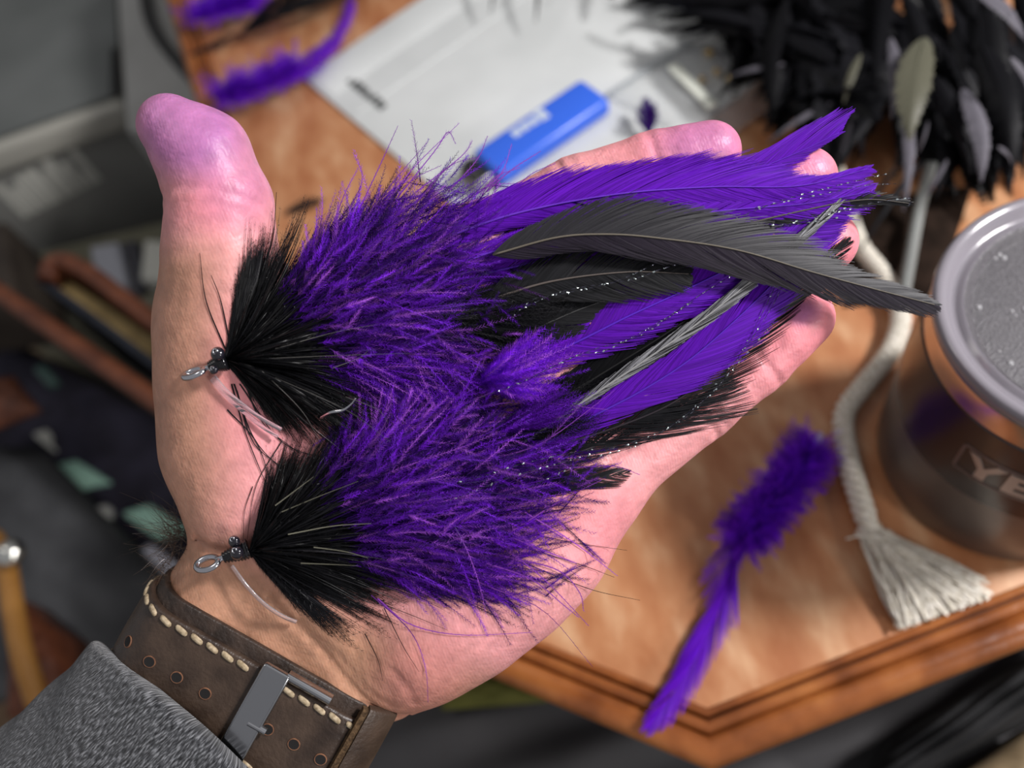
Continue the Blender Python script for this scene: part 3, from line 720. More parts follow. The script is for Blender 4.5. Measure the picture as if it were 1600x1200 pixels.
feather('black_quill_feather', A_, [(770, 398, 70), (870, 371, 86), (950, 366, 92), (1030, 372, 92), (1150, 390, 88), (1270, 425, 82), (1380, 455, 78), (1468, 478, 76)], [22, 44, 45, 44, 37, 22, 14, 2], [20, 42, 46, 50, 44, 26, 20, 2], np.array([.022, .021, .025]), M_VANE, (.16, .14, .11), (1.7, .6), label='large charcoal feather with pale quill', n=760, w=1.9, ang=22, gap=.05, lo=.8, hi=1.2, camber=.34, k=6, base2=np.array([.016, .011, .021]))
feather('black_saddle_feather', A_, [(760, 470, 48), (860, 440, 62), (980, 425, 68), (1080, 428, 66)], [30, 52, 40, 3], [34, 54, 36, 4], BLACK*1.8, M_VANE, (.12, .10, .09), n=240, w=2.4, ang=34, gap=.12)
feather('black_saddle_feather', A_, [(770, 545, 34), (840, 512, 44), (920, 478, 48), (1010, 450, 48)], [40, 46, 36, 4], [36, 40, 30, 4], BLACK*1.5, M_VANE, (.05, .05, .05), n=260, w=2.2, ang=24, gap=.08)
for pts in ([(800, 490, 60), (880, 455, 72), (985, 437, 78), (1035, 420, 80), (1090, 405, 70)], [(790, 505, 60), (830, 470, 68), (862, 462, 72), (960, 440, 76), (1050, 400, 70)],
            [(1140, 345, 70), (1225, 312, 76), (1300, 292, 78), (1340, 282, 78), (1384, 272, 78)], [(1180, 325, 70), (1300, 300, 76), (1350, 290, 78), (1400, 287, 78)],
            [(1160, 350, 70), (1230, 350, 76), (1330, 327, 78), (1365, 328, 78)], [(1200, 360, 70), (1300, 330, 76), (1415, 310, 78), (1420, 322, 78)], [(1190, 360, 66), (1215, 356, 72), (1260, 348, 72), (1310, 340, 70)]):
    flash(A_, pts)
# purple marabou, then the black hackle over its roots
specA = [(-51, 310), (-47, 390), (-42, 460), (-35, 530), (-25, 530), (-15, 520), (-5, 510), (5, 490), (13, 430)]
def purple_collar(par, B, spec, z, r1, r2):
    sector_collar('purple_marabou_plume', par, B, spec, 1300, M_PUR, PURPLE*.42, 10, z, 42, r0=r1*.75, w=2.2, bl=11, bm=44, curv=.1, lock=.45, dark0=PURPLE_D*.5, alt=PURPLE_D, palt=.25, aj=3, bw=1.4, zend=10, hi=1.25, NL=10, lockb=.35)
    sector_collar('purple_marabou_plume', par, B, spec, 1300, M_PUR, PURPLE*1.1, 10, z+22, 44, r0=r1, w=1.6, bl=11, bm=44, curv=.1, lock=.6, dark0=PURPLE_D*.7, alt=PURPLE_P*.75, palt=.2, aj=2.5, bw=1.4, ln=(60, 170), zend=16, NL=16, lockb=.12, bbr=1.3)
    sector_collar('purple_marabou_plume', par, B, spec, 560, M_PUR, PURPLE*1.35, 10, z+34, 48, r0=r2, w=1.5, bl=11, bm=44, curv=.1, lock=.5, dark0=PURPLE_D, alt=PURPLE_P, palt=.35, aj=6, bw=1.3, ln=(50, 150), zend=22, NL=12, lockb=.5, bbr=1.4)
sector_collar('black_marabou_plume', A_, (640, 500), [(-24, 200), (-12, 280), (0, 280), (10, 250), (20, 180)], 700, M_BLK, BLACK*1.4, 4, 40, 26, w=2.0, bl=13, bm=40, curv=.08, lock=.5, alt=BLACK_L, palt=.2, bw=1.2, jit=.12, NL=6, zend=40)
sector_collar('purple_marabou_plume', A_, (745, 600), [(-52, 90), (-40, 140), (-26, 175), (-12, 165), (4, 130), (20, 90)], 420, M_PUR, PURPLE*1.15, 3, 50, 22, w=1.7, bl=16, bm=44, curv=.06, lock=.35, alt=PURPLE_P*.9, palt=.2, bw=1.3, jit=.12, NL=6, zend=58, bbr=1.3)
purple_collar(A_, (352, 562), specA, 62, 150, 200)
specB = [(-84, 185), (-72, 215), (-62, 262), (-50, 275), (-38, 272), (-25, 262), (-12, 262), (0, 268), (12, 275), (24, 282), (34, 262), (44, 205), (56, 150)]
sector_collar('black_hackle_tuft', A_, (352, 562), [(a, r*1.12) for a, r in specB], 2400, M_BLK, BLACK, 13, 78, 46, w=2.6, bl=8, bm=14, curv=.16, lock=.92, alt=BLACK_L, palt=.05, bw=1.1, jit=.13, NL=7)
sector_collar('black_hackle_tuft', A_, (352, 562), [(a, r*.86) for a, r in specB], 2000, M_BLK, BLACK*.8, 6, 96, 48, w=3.0, bl=8, bm=10, curv=.16, lock=.6, jit=.12, NL=9)
strays('loose_purple_barbs', A_, [[(560, 330), (592, 262), (622, 196)], [(600, 320), (650, 258), (718, 192)], [(620, 310), (680, 235), (700, 206), (712, 225)], [(545, 330), (566, 280), (552, 238)], [(650, 300), (720, 245), (738, 220)], [(700, 300), (745, 250), (762, 212)],
    [(720, 320), (780, 275), (800, 225)], [(640, 330), (700, 262), (748, 245)], [(600, 340), (640, 285), (690, 258)], [(760, 300), (800, 265), (845, 236)], [(780, 320), (826, 275), (868, 255)], [(520, 350), (540, 300), (560, 262)], [(575, 345), (610, 290), (668, 222)],
    [(740, 330), (770, 280), (812, 262)], [(690, 480), (760, 430), (832, 352)], [(700, 520), (770, 460), (845, 380)], [(680, 440), (750, 395), (815, 338)], [(720, 560), (790, 500), (880, 440)], [(700, 400), (770, 365), (850, 318)], [(735, 470), (790, 420), (858, 342)], [(680, 340), (760, 292), (820, 285), (870, 262)]], 2.0, PURPLE_P*.8, M_PUR, 12, 40, 'fine purple barbs standing up', 34)
strays('loose_black_barbs', A_, [[(352, 545), (322, 470), (312, 395)], [(360, 540), (345, 470), (330, 430)], [(400, 440), (425, 380), (432, 300)], [(362, 600), (385, 680), (430, 790)], [(370, 610), (395, 690), (440, 730)], [(366, 600), (400, 690), (470, 760)], [(375, 600), (440, 690), (520, 720)],
    [(355, 640), (400, 690), (425, 760)], [(380, 590), (410, 660), (470, 710)], [(420, 430), (440, 385), (468, 340)]], 2.6, BLACK*2, M_BLK, 0, 0, 'stray black hackle barbs', 6)
strays('glossy_hackle_stems', A_, [[(430, 545), (520, 520), (600, 505)], [(420, 560), (540, 555), (640, 552)], [(410, 580), (470, 640), (500, 690)], [(430, 590), (540, 640), (610, 690)], [(520, 575), (560, 560), (575, 548)], [(540, 620), (590, 640), (606, 660)]], 1.3, np.array([.10, .095, .09]), M_BLK, 0, 0, 'pale glossy hackle stems', 92)
fly_head(A_, (303, 583, 74), (346, 566, 84), [(340, 553, 98, 11.5), (334, 578, 92, 7.5)], .25, [[(334, 588, 76), (355, 612, 74), (385, 637, 68), (414, 657, 62), (439, 671, 56)], [(330, 592, 72), (352, 618, 68), (384, 646, 60), (412, 668, 54), (434, 682, 48)]])
V, f = tube_np(catmull([(500, 652, 60), (517, 644, 92), (535, 641, 100), (548, 632, 104), (556, 622, 106)], 20), np.linspace(4.4, .5, 20), 8)
part_np('hook_point', (HW(V), f), M_HOOK, A_, ang=None)['label'] = 'silver curved hook point'

# ---------- lower fly
flyB = empty('fishing_fly', HW((375., 862, 30)), 'lower black and purple feathered fishing fly, nearer the watch strap', 'fishing fly', None)
B_ = flyB
feather('black_saddle_feather', B_, [(760, 720, 18), (900, 640, 26), (1000, 575, 34), (1100, 510, 38), (1210, 425, 40), (1300, 340, 40), (1340, 300, 40)], [30, 50, 56, 50, 36, 18, 3], [20, 30, 34, 30, 22, 12, 3], BLACK*.7, M_BLK, (.02, .02, .02), n=460, w=3.0, ang=28, gap=.06)
feather('black_saddle_feather', B_, [(820, 650, 22), (880, 620, 30), (960, 572, 36), (1050, 515, 40), (1150, 445, 42), (1230, 390, 42)], [30, 44, 48, 44, 30, 4], [24, 36, 40, 36, 26, 4], BLACK*.8, M_BLK, (.02, .02, .02), n=320, w=2.6, ang=20, gap=.08)
feather('purple_saddle_feather', B_, [(780, 740, 20), (900, 665, 30), (1000, 612, 38), (1080, 560, 42), (1160, 490, 44), (1230, 420, 44), (1282, 362, 44)], [20, 34, 36, 34, 30, 24, 4], [20, 32, 36, 34, 30, 22, 4], PURPLE, M_PUR, (.12, .03, .55), n=520, w=2.3, ang=18, gap=.12)
feather('black_saddle_feather', B_, [(820, 690, 34), (925, 618, 48), (1000, 568, 56), (1090, 505, 60), (1190, 425, 60), (1270, 355, 58), (1310, 318, 58)], [5, 10, 11, 10, 9, 6, 1], [5, 9, 10, 10, 8, 6, 1], np.array([.21, .21, .225]), M_VANE, (.30, .30, .30), label='black feather seen edge-on, silvery sheen painted in its colour', n=420, w=1.6, ang=9, gap=.1, lo=.25, hi=1.6, alt=BLACK, palt=.3)  # light grey barbs paint the sheen onto a black feather
feather('black_saddle_feather', B_, [(760, 740, 16), (850, 702, 22), (950, 672, 28), (1050, 630, 30), (1130, 568, 30), (1195, 500, 30), (1262, 440, 30), (1330, 375, 30)], [16, 24, 26, 26, 26, 22, 14, 3], [16, 26, 30, 30, 28, 22, 14, 3], BLACK*1.5, M_BLK, (.03, .025, .03), n=230, w=1.8, ang=17, gap=.3)
feather('black_saddle_feather', B_, [(780, 760, 14), (900, 708, 20), (1000, 672, 24), (1080, 640, 24), (1140, 590, 24)], [14, 20, 22, 20, 4], [14, 26, 34, 34, 6], BLACK*2, M_BLK, (.03, .025, .03), n=130, w=1.6, ang=15, gap=.4)
feather('black_saddle_feather', B_, [(720, 800, 16), (800, 775, 20), (880, 755, 22), (985, 738, 22)], [14, 18, 14, 3], [14, 22, 22, 4], BLACK*1.6, M_BLK, (.02, .02, .02), n=190, w=1.5, ang=13, gap=.35, thin=.2)
for pts in ([(680, 792, 76), (740, 768, 82), (800, 745, 82), (880, 722, 72), (985, 692, 50), (1060, 660, 48), (1130, 595, 46), (1185, 500, 46), (1215, 440, 48)],
            [(690, 760, 76), (760, 742, 82), (815, 725, 80), (900, 706, 60), (1000, 690, 48), (1075, 645, 46), (1150, 562, 46), (1200, 490, 46), (1232, 428, 48)],
            [(740, 625, 76), (815, 597, 82), (870, 570, 80), (930, 545, 74), (1005, 522, 70), (1092, 462, 60), (1160, 420, 56)], [(810, 600, 80), (900, 556, 80), (945, 548, 76), (1010, 515, 70), (1085, 470, 60)],
            [(830, 760, 60), (930, 715, 54), (1010, 690, 50), (1100, 625, 48), (1160, 560, 48), (1212, 500, 48)]):
    flash(B_, pts)
specC = [(-50, 320), (-43, 400), (-36, 490), (-28, 555), (-20, 580), (-10, 545), (-2, 520), (6, 500), (11, 440)]
sector_collar('black_marabou_plume', B_, (770, 690), [(-52, 120), (-40, 190), (-28, 210), (-14, 190), (2, 150)], 420, M_BLK, BLACK*1.3, 3, 26, 22, w=2.0, bl=12, bm=34, curv=.06, lock=.5, bw=1.2, jit=.12, NL=6, zend=30)
sector_collar('purple_marabou_plume', B_, (770, 680), [(-44, 110), (-34, 160), (-22, 170), (-8, 140)], 300, M_PUR, PURPLE*.8, 2, 40, 22, w=1.6, bl=11, bm=40, curv=.06, lock=.45, bw=1.3, jit=.12, NL=6, zend=44, lockb=.3)
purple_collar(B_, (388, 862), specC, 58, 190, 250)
specD = [(-76, 170), (-66, 200), (-56, 235), (-46, 285), (-36, 292), (-22, 280), (-8, 275), (4, 280), (14, 275), (24, 262), (32, 262), (40, 255), (47, 215), (54, 130)]
sector_collar('black_hackle_tuft', B_, (390, 862), [(a, r*1.15) for a, r in specD[:10]], 1900, M_BLK, BLACK, 10, 72, 44, w=2.6, bl=8, bm=14, curv=.14, lock=.90, alt=BLACK_L, palt=.06, bw=1.1, jit=.13, NL=7)
sector_collar('black_hackle_tuft', B_, (390, 862), [(a, r*.88) for a, r in specD[:10]], 1700, M_BLK, BLACK*.8, 6, 88, 46, w=3.0, bl=8, bm=10, curv=.14, lock=.6, jit=.12, NL=9)
sector_collar('black_hackle_tuft', B_, (390, 862), specD[8:], 420, M_BLK, BLACK*1.2, 6, 24, 26, w=2.6, bl=13, bm=20, curv=.10, lock=.97, alt=BLACK_L, palt=.08, bw=1.2, jit=.12, NL=3)
strays('loose_purple_barbs', B_, [[(640, 860), (760, 915), (850, 955), (926, 1042)], [(580, 930), (640, 985), (664, 1040), (669, 1098)], [(590, 935), (640, 975), (720, 992), (832, 988)], [(790, 870), (870, 890), (905, 925), (912, 955)], [(760, 880), (830, 905), (880, 945), (905, 965)], [(780, 850), (850, 905), (920, 978)],
    [(820, 800), (900, 850), (965, 900)], [(800, 840), (870, 868), (900, 880)], [(760, 700), (850, 730), (955, 728), (1000, 742)], [(800, 830), (880, 780), (940, 750)], [(640, 700), (700, 760), (740, 810)], [(620, 650), (690, 700), (810, 735)], [(735, 665), (720, 740), (705, 800)], [(720, 640), (820, 628), (950, 640)],
    [(760, 660), (850, 655), (880, 650)], [(700, 640), (800, 600), (880, 560)], [(760, 720), (850, 690), (960, 610)]], 2.2, PURPLE_P*.75, M_PUR, 10, 44, 'long loose purple barbs', 46)
strays('loose_black_barbs', B_, [[(440, 690), (400, 760), (385, 850)], [(395, 760), (382, 800), (380, 852)], [(600, 910), (690, 930), (740, 945)], [(560, 930), (640, 960), (700, 985)], [(570, 990), (590, 1030), (598, 1064)], [(600, 950), (630, 1010), (655, 1050)], [(800, 850), (900, 880), (960, 902)], [(820, 880), (920, 920), (1000, 938)], [(780, 820), (880, 845), (980, 860)]], 1.6, BLACK*2.2, M_BLK, 0, 0, 'stray black hackle barbs', 8)
strays('glossy_hackle_stems', B_, [[(450, 835), (520, 822), (580, 818)], [(490, 855), (540, 862), (575, 872)], [(470, 880), (520, 882), (560, 884)], [(440, 800), (500, 775), (560, 752)], [(430, 790), (470, 760), (490, 745)]], 1.9, np.array([.15, .145, .11]), M_BLK, 0, 0, 'pale glossy hackle stems', 86)
fly_head(B_, (324, 881, 34), (380, 860, 42), [(366, 846, 58, 9.5), (370, 864, 62, 11)], .45, [[(362, 884, 34), (385, 915, 32), (412, 943, 30), (440, 962, 28), (463, 972, 26)]], 14.5)

# ------------------------------------------------------------------ things on the table
def tcurve(pts, n): return catmull([T(x, y, z) for x, y, z in pts], n)
# white printed pack
a0 = T(475, 125); ua = unit(T(660, 0)-a0); ub = unit(T(640, 265)-a0); ub = unit(ub-ua*(ub@ua)); up = np.array([0, 0, 1.])
PA, PB = .30, .235
WHITE = mottled('white_plastic', (.60, .62, .61), (.70, .72, .71), 14, .4, spec=.4)
def slab(o, a, b, za, zb): return [o+up*za, o+a+up*za, o+a+b+up*za, o+b+up*za, o+up*zb, o+a+up*zb, o+a+b+up*zb, o+b+up*zb]
pack = empty('flat_pack', a0, 'flat white plastic pack with small dark print, lying under the blue lighter', 'pack')
hexa('sheet', slab(a0, ua*PA, ub*PB, .0003, .0022), WHITE, pack, .0009)
hexa('seal_flap', slab(a0+ua*.004+ub*.004, ua*(PA-.008), ub*.03, .0022, .0028), WHITE, pack, .0003)
hexa('seal_flap', slab(a0+ua*.004+ub*.06, ua*(PA-.008), ub*.0016, .0022, .0029), WHITE, pack, .0003)
INK = simple('dark_grey_ink', (.05, .052, .052), .6)
bm = bmesh.new(); x = 0.0
for i, (wd, hh) in enumerate(((.0036, .004), (.0048, .0062), (.0045, .0062), (.0040, .006), (.0036, .0045), (.0048, .0062), (.0046, .0062), (.0036, .005))):
    o_ = a0+ub*(.030+x)+ua*(.017)+up*.0029
    vs = [bm.verts.new(Vector(o_+ub*dx+ua*dy)) for dx, dy in ((0, 0), (wd, 0), (wd, hh), (0, hh))]; bm.faces.new(vs); x += wd+.0012
o = from_bm('small_print', bm, INK, pack, False); o['label'] = 'small dark grey printed line'
# blue lighter
l0 = T(735, 237, .0145); l1 = T(908, 121, .0145); l2 = T(948, 160, .0145); ax = unit(l1-l0); wx = unit((l2-l1)-ax*((l2-l1)@ax)); LL = np.linalg.norm(l1-l0); LW = (l2-l1)@wx
lo_ = l0-up*.0145
BLUE = simple('blue_plastic', (.035, .135, .72), .30, 0, .5)
lighter = empty('lighter', lo_+ax*LL/2+wx*LW/2+up*.003, 'blue plastic pocket lighter with worn white marking on the white pack', 'lighter')
def rbox(name, o, L, W, H, mat, parent, bev, seg=4): return hexa(name, slab(o, ax*L, wx*W, .003, .003+H), mat, parent, bev, seg)
rbox('body', lo_, LL, LW, .0125, BLUE, lighter, .0042, 5)
STEEL = simple('lighter_metal', (.30, .30, .31), .35, 1.0)
rbox('metal_hood', lo_-ax*.0135+wx*LW*.18+up*.001, .0135, LW*.64, .0095, STEEL, lighter, .002)
V, f = tube_np(np.array([lo_-ax*.006+wx*LW*(.2)+up*.0125, lo_-ax*.006+wx*LW*(.75)+up*.0125]), .0042, 20); part_np('spark_wheel', (V, f), simple('dark_wheel', (.03, .03, .03), .4, .8), lighter)
rbox('gas_button', lo_-ax*.013+wx*LW*.30+up*.0105, .0075, LW*.42, .004, simple('black_plastic', (.012, .012, .012), .4), lighter, .0015)
bm = bmesh.new()
for (p_, q_, wd, hh) in ((.30, .42, .0055, .0060), (.38, .42, .0052, .0062), (.455, .43, .0050, .0062), (.53, .47, .0055, .0095)):
    o_ = lo_+ax*LL*p_+wx*LW*(q_)+up*.01568
    vs = [bm.verts.new(Vector(o_+ax*dx-wx*dy)) for dx, dy in ((0, 0), (wd, 0), (wd, hh), (0, hh))]; bm.faces.new(vs)
o = from_bm('worn_print', bm, simple('white_ink', (.55, .62, .72), .6), lighter, False); o['label'] = 'worn white marking'
# clear zip bag with gold beads
def pillow(C4, h, n=14, bot=.0003):
    C4 = [np.array(c) for c in C4]; g = np.linspace(0, 1, n); U, W_ = np.meshgrid(g, g, indexing='ij'); U = U[..., None]; W_ = W_[..., None]
    B_2 = C4[0]*(1-U)*(1-W_)+C4[1]*U*(1-W_)+C4[2]*U*W_+C4[3]*(1-U)*W_
    dome = (16*U*(1-U)*W_*(1-W_))**.6*h*(1+.25*np.sin(U*19+W_*7)*np.cos(W_*15))
    Vt = (B_2+up*dome).reshape(-1, 3); Vb = (B_2-up*bot).reshape(-1, 3); i = np.arange(n-1)[:, None]*n+np.arange(n-1)[None]
    q = np.stack([i, i+n, i+n+1, i+1], -1).reshape(-1, 4)
    a = np.arange(n); lp = np.concatenate([a*n, (n-1)*n+a[1:], (n-1-a[1:])*n+n-1, (n-1-a[1:-1])]); l2 = np.roll(lp, -1)
    return np.vstack([Vt, Vb]), [np.vstack([q, q[:, ::-1]+n*n, np.stack([lp, l2, l2+n*n, lp+n*n], -1)])]
CLEAR, nt, p = mat_new('clear_film'); L = nt.links
p.inputs['Base Color'].default_value = (.8, .82, .82, 1); p.inputs['Roughness'].default_value = .18; p.inputs['Specular IOR Level'].default_value = .6
tr = N(nt, 'ShaderNodeBsdfTransparent'); mx = N(nt, 'ShaderNodeMixShader'); mx.inputs[0].default_value = .22; L.new(tr.outputs[0], mx.inputs[1]); L.new(p.outputs[0], mx.inputs[2]); L.new(mx.outputs[0], nt.nodes['Material Output'].inputs['Surface'])
zb = .0035
bag = empty('zip_bag', T(1060, 130, zb), 'clear plastic zip bag holding gold beads beside the lighter', 'bag')
part_np('film', pillow([T(945, 150, zb), T(1075, 62, zb), T(1235, 140, zb), T(1110, 240, zb)], .008), CLEAR, bag, ang=None)
hexa('zip_strip', slab(T(1042, 108, .0125), T(1106, 172, .0125)-T(1042, 108, .0125), unit(T(1060, 100, .0125)-T(1042, 108, .0125))*.0065, 0, .0016), simple('milky_plastic', (.66, .68, .60), .35), bag, .0006)
hexa('bag_edge', slab(T(948, 146, .005), T(1075, 66, .005)-T(948, 146, .005), unit(T(960, 150, .005)-T(948, 146, .005))*.003, 0, .0008), simple('grey_seam', (.35, .38, .40), .4), bag, .0002)
GOLD = simple('gold_bead', (.80, .58, .24), .16, 1.0)
gb = None
BEADL = ['topmost gold bead in the clear zip bag, farthest from the hand', 'gold bead below the topmost one in the clear zip bag', 'gold bead next to the rightmost one in the clear zip bag', 'rightmost gold bead in the clear zip bag, deepest under the black feathers', 'gold bead closest to the milky strip of the zip bag', 'lowest gold bead in the clear zip bag, nearest the purple speck']
for i, (x, y) in enumerate(((1108, 82), (1120, 112), (1152, 106), (1166, 98), (1098, 124), (1140, 122))):
    Vb, fb = lathe([(.0008, -.0018), (.0019, -.0019), (.0027, -.0008), (.0027, .0008), (.0019, .0019), (.0008, .0018), (.0008, -.0018)], 14)
    if gb is None:
        gb = part_np('gold_bead', (Vb, fb), GOLD, None, ang=None); o = gb
    else: o = gb.copy(); COL.objects.link(o)
    o.location = Vector(T(x, y, .0066)); o.rotation_euler = (RNG.uniform(0, 3), RNG.uniform(0, 3), 0); tag(o, BEADL[i], 'bead', 'gold beads in the zip bag')

# feathers lying on the table
def table_feather(name, label, spine, half, base, mat, fluff=None, n=130, group=None, ang=32, h0=.004, w=.0009):
    """spine: (px, py, z) on the table; half: half widths in metres; fluff: (t0, t1, length) of downy barbs"""
    Sp = tcurve(spine, 90); root = empty(name, Sp[0], label, 'feather', group)
    d = unit(np.gradient(Sp, axis=0)); nr = unit(np.cross(d, up)); out = []
    for sd in (1, -1):
        t = np.sort(RNG.random(n)); i = (t*89).astype(int); wd = np.interp(t, np.linspace(0, 1, len(half)), half)*RNG.uniform(.8, 1.15, n); a = np.radians(ang)
        b = Sp[i]; tip = b+nr[i]*sd*wd[:, None]+d[i]*(wd/np.tan(a))[:, None]+up*(wd*RNG.uniform(-.05, .35, n))[:, None]; tip[:, 2] = np.maximum(tip[:, 2], .0006+.0*wd)
        P = bez(b, tip, up*(wd*.25)[:, None], 5); Wd = np.linspace(1, .4, 5)[None]*np.full((n, 1), w)
        V, f = ribbons(P, Wd, (up+sd*nr[i]*.3)[:, None]+RNG.normal(size=(n, 1, 3))*.25); c = tones(n, base, .7, 1.3)
        out.append((V, f, np.repeat(np.repeat(c[:, None], 5, 1).reshape(-1, 3), 2, 0)))
    make('vane', out, mat, root, lambda v: v)
    if fluff:
        t0, t1, ln, m = fluff; t = RNG.uniform(t0, t1, m); i = (t*89).astype(int); b = Sp[i]
        dr = unit(nr[i]*RNG.normal(size=(m, 1))*1.0+d[i]*RNG.normal(.35, .6, (m, 1))+up*np.abs(RNG.normal(size=(m, 1)))*.8)
        tip = b+dr*ln*RNG.uniform(.5, 1.15, (m, 1)); tip[:, 2] = np.maximum(tip[:, 2], .0008); P = bez(b, tip, up*ln*.2, 6)
        c = tones(m, base, .6, 1.35); V, f = ribbons(P, np.linspace(1, .4, 6)[None]*np.full((m, 1), .0007), up+RNG.normal(size=(m, 1, 3))*.6)
        Vb, fb, cb = barbules(P, 18, ln*.32, .0004, c, (30, 60), .1, .5)
        o = make('down', [(V, f, np.repeat(np.repeat(c[:, None], 6, 1).reshape(-1, 3), 2, 0)), (Vb, fb, cb)], mat, root, lambda v: v); o['kind'] = 'stuff'
    V, f = tube_np(Sp, np.linspace(.0008, .0003, 90), 6); link('quill', mesh_np('quill', V, f, mat, np.tile(np.asarray(base)*1.4, (len(V), 1))), root)
    return root
ft = table_feather('loose_feather', 'purple feather with downy base lying on the bare table near the cup', [(1278, 688, .006), (1245, 735, .008), (1200, 795, .009), (1158, 850, .007), (1140, 910, .005), (1105, 990, .004), (1065, 1065, .0045), (1012, 1140, .006)],
              [.001, .003, .004, .006, .0055, .0055, .0045, .001], PURPLE*1.45, M_PUR, (.04, .42, .0140, 1100), 420, ang=15, w=.0007)
Vb, fb = tube_np(tcurve([(1283, 676, .007), (1278, 688, .006), (1266, 704, .007)], 8), np.linspace(.0012, .0018, 8), 8); part_np('pale_tip', (Vb, fb), simple('pale_quill', (.62, .52, .72), .4), ft, ang=None)
table_feather('loose_feather', 'long purple feather curving beside the corner of the white pack', [(340, 158, .012), (385, 146, .012), (440, 122, .010), (485, 98, .008), (520, 66, .007), (542, 28, .006), (552, -20, .006)],
              [.010, .013, .013, .008, .006, .005, .001], PURPLE*1.5, M_PUR, (.0, .42, .018, 420), 220)
table_feather('loose_feather', 'short fluffy purple feather at the far end of the left table edge', [(306, 30, .010), (345, 18, .012), (385, 8, .010), (400, -8, .006)], [.006, .012, .012, .003], PURPLE*1.7, M_PUR, (.0, .8, .020, 420), 120)
table_feather('loose_feather', 'stiff black feather beside the short fluffy purple one', [(372, 58, .008), (410, 34, .012), (470, 0, .012), (560, -60, .010)], [.006, .022, .026, .012], BLACK*2.5, M_BLK, None, 260, ang=24)
table_feather('loose_feather', 'thin black twisted feather close to the left table edge', [(300, 84, .004), (335, 70, .004), (368, 54, .006)], [.002, .005, .002], BLACK*2.5, M_BLK, None, 60)
table_feather('loose_feather', 'scrap of black feather between the thumb and the flies', [(446, 334, .002), (470, 322, .003), (502, 312, .002)], [.002, .0045, .001], BLACK*2.5, M_BLK, None, 60)
table_feather('loose_feather', 'dark purple tip of a feather standing behind the index finger', [(1015, 215, .006), (1012, 190, .012), (1009, 155, .016)], [.006, .005, .001], PURPLE_D*1.5, M_PUR, None, 60)

# rope with a frayed tassel end
ROPE = mottled('cotton_rope', (.60, .55, .45), (.80, .76, .68), 500, .9, bump=.0002)
RP = tcurve([(1300, 250, .006), (1338, 372, .005), (1380, 432, .006), (1407, 488, .006), (1392, 548, .006), (1346, 606, .006), (1318, 652, .006), (1327, 722, .006), (1346, 788, .006), (1362, 838, .006)], 420)
rope = empty('rope', T(1346, 788, 0), 'cream twisted cotton rope with a frayed tassel end beside the cup', 'rope')
dl = np.concatenate([[0], np.cumsum(np.linalg.norm(np.diff(RP, axis=0), axis=1))]); dd_ = unit(np.gradient(RP, axis=0)); s1 = unit(np.cross(dd_, up)); s2 = np.cross(s1, dd_)
for k in range(3):
    a = dl/.012*2*np.pi+k*2*np.pi/3; rr = .0027*np.clip((dl[-1]-dl)/.02+.5, .5, 1)
    V, f = tube_np(RP+(np.cos(a)*rr)[:, None]*s1+(np.sin(a)*rr)[:, None]*s2, .0021, 8); part_np('strand', (V, f), ROPE, rope, ang=None)
m = 420; end = RP[-1]; tx = RNG.random(m); q = RNG.random(m)
tp = np.array([T(1404+140*a+RNG.normal()*5, 976-50*a+b*10-(26 if RNG.random() < .12 else 0), .0012+.006*RNG.random()) for a, b in zip(tx, q)])
bs = end[None]+RNG.normal(size=(m, 3))*np.array([.0022, .0022, .0016]); md = (tp-bs)
P = bez(bs, tp, RNG.normal(size=(m, 3))*.003+up*.002, 9); P[..., 2] = np.maximum(P[..., 2], .0006)
Vt, ft_ = ribbons(P, np.full((m, 9), .0011), up+RNG.normal(size=(m, 1, 3))*.5)
o = part_np('tassel', (Vt, [ft_]), ROPE, rope, ang=None); o['kind'] = 'stuff'; o['label'] = 'frayed cotton threads'
V, f = tube_np(tcurve([(1322, 842, .010), (1345, 837, .0125), (1375, 840, .0125), (1400, 850, .009)], 16), .0004, 5); part_np('loose_thread', (V, f), ROPE, rope, ang=None)
o = part_np('cord', tube_np(tcurve([(1455, 255, .028), (1436, 330, .018), (1424, 395, .016), (1412, 462, .012)], 30), .0028, 10), simple('grey_cord', (.20, .21, .20), .8), None, ang=None)
tag(o, 'plain grey cord hanging from the black feather bundle near the cup', 'cord')
dk = empty('shadow_sheet', T(1400, 400, .01), 'dark sheet put in for the shadow of the black feathers between the rope and the cup', 'shadow_sheet')
part_np('shadow_sheet_body', pillow([T(1318, 480, .0006), T(1322, 320, .0006), T(1520, 290, .0006), T(1462, 470, .0006)], .008), mottled('shadow_brown', (.010, .006, .004), (.022, .013, .009), 90, .95, spec=.1), dk, ang=None)  # dark sheet laid on the table in place of the bundle's shadow

# insulated cup
cx, cy = .1827, .1034
CUPB = simple('reflection_toned_steel', (.155, .125, .11), .34, .65); BAND = simple('dark_brown_band', (.030, .019, .018), .22, .1, .6)  # brown-grey body and warm lip colours take in the steel's reflections
LIP = simple('cup_steel_lip', (.62, .52, .46), .24, 1.0); LIDM = simple('clear_grey_lid', (.22, .205, .23), .14, .0, .6)
LIDC = mottled('frosted_lid_centre', (.05, .047, .052), (.12, .112, .122), 1400, .35, 4, .0003, (1, 1, 1), 1200, .5)
cup = empty('cup', (cx, cy, 0), 'brown insulated steel cup with clear lid and framed raised letters', 'cup')
o_ = (cx, cy, 0)
part_np('body', lathe([(1e-4, .0006), (.0455, .0006), (.0472, .0016), (.0480, .004), (.0484, .02), (.0486, .0462)], 128, o_), CUPB, cup)
part_np('band', lathe([(.0486, .0462), (.0492, .0468), (.0493, .068), (.0492, .0897), (.0486, .0903)], 128, o_), BAND, cup)
part_np('lip', lathe([(.0486, .0903), (.0484, .094), (.0482, .098), (.0479, .1000), (.0470, .1004), (.046, .098)], 128, o_), LIP, cup)
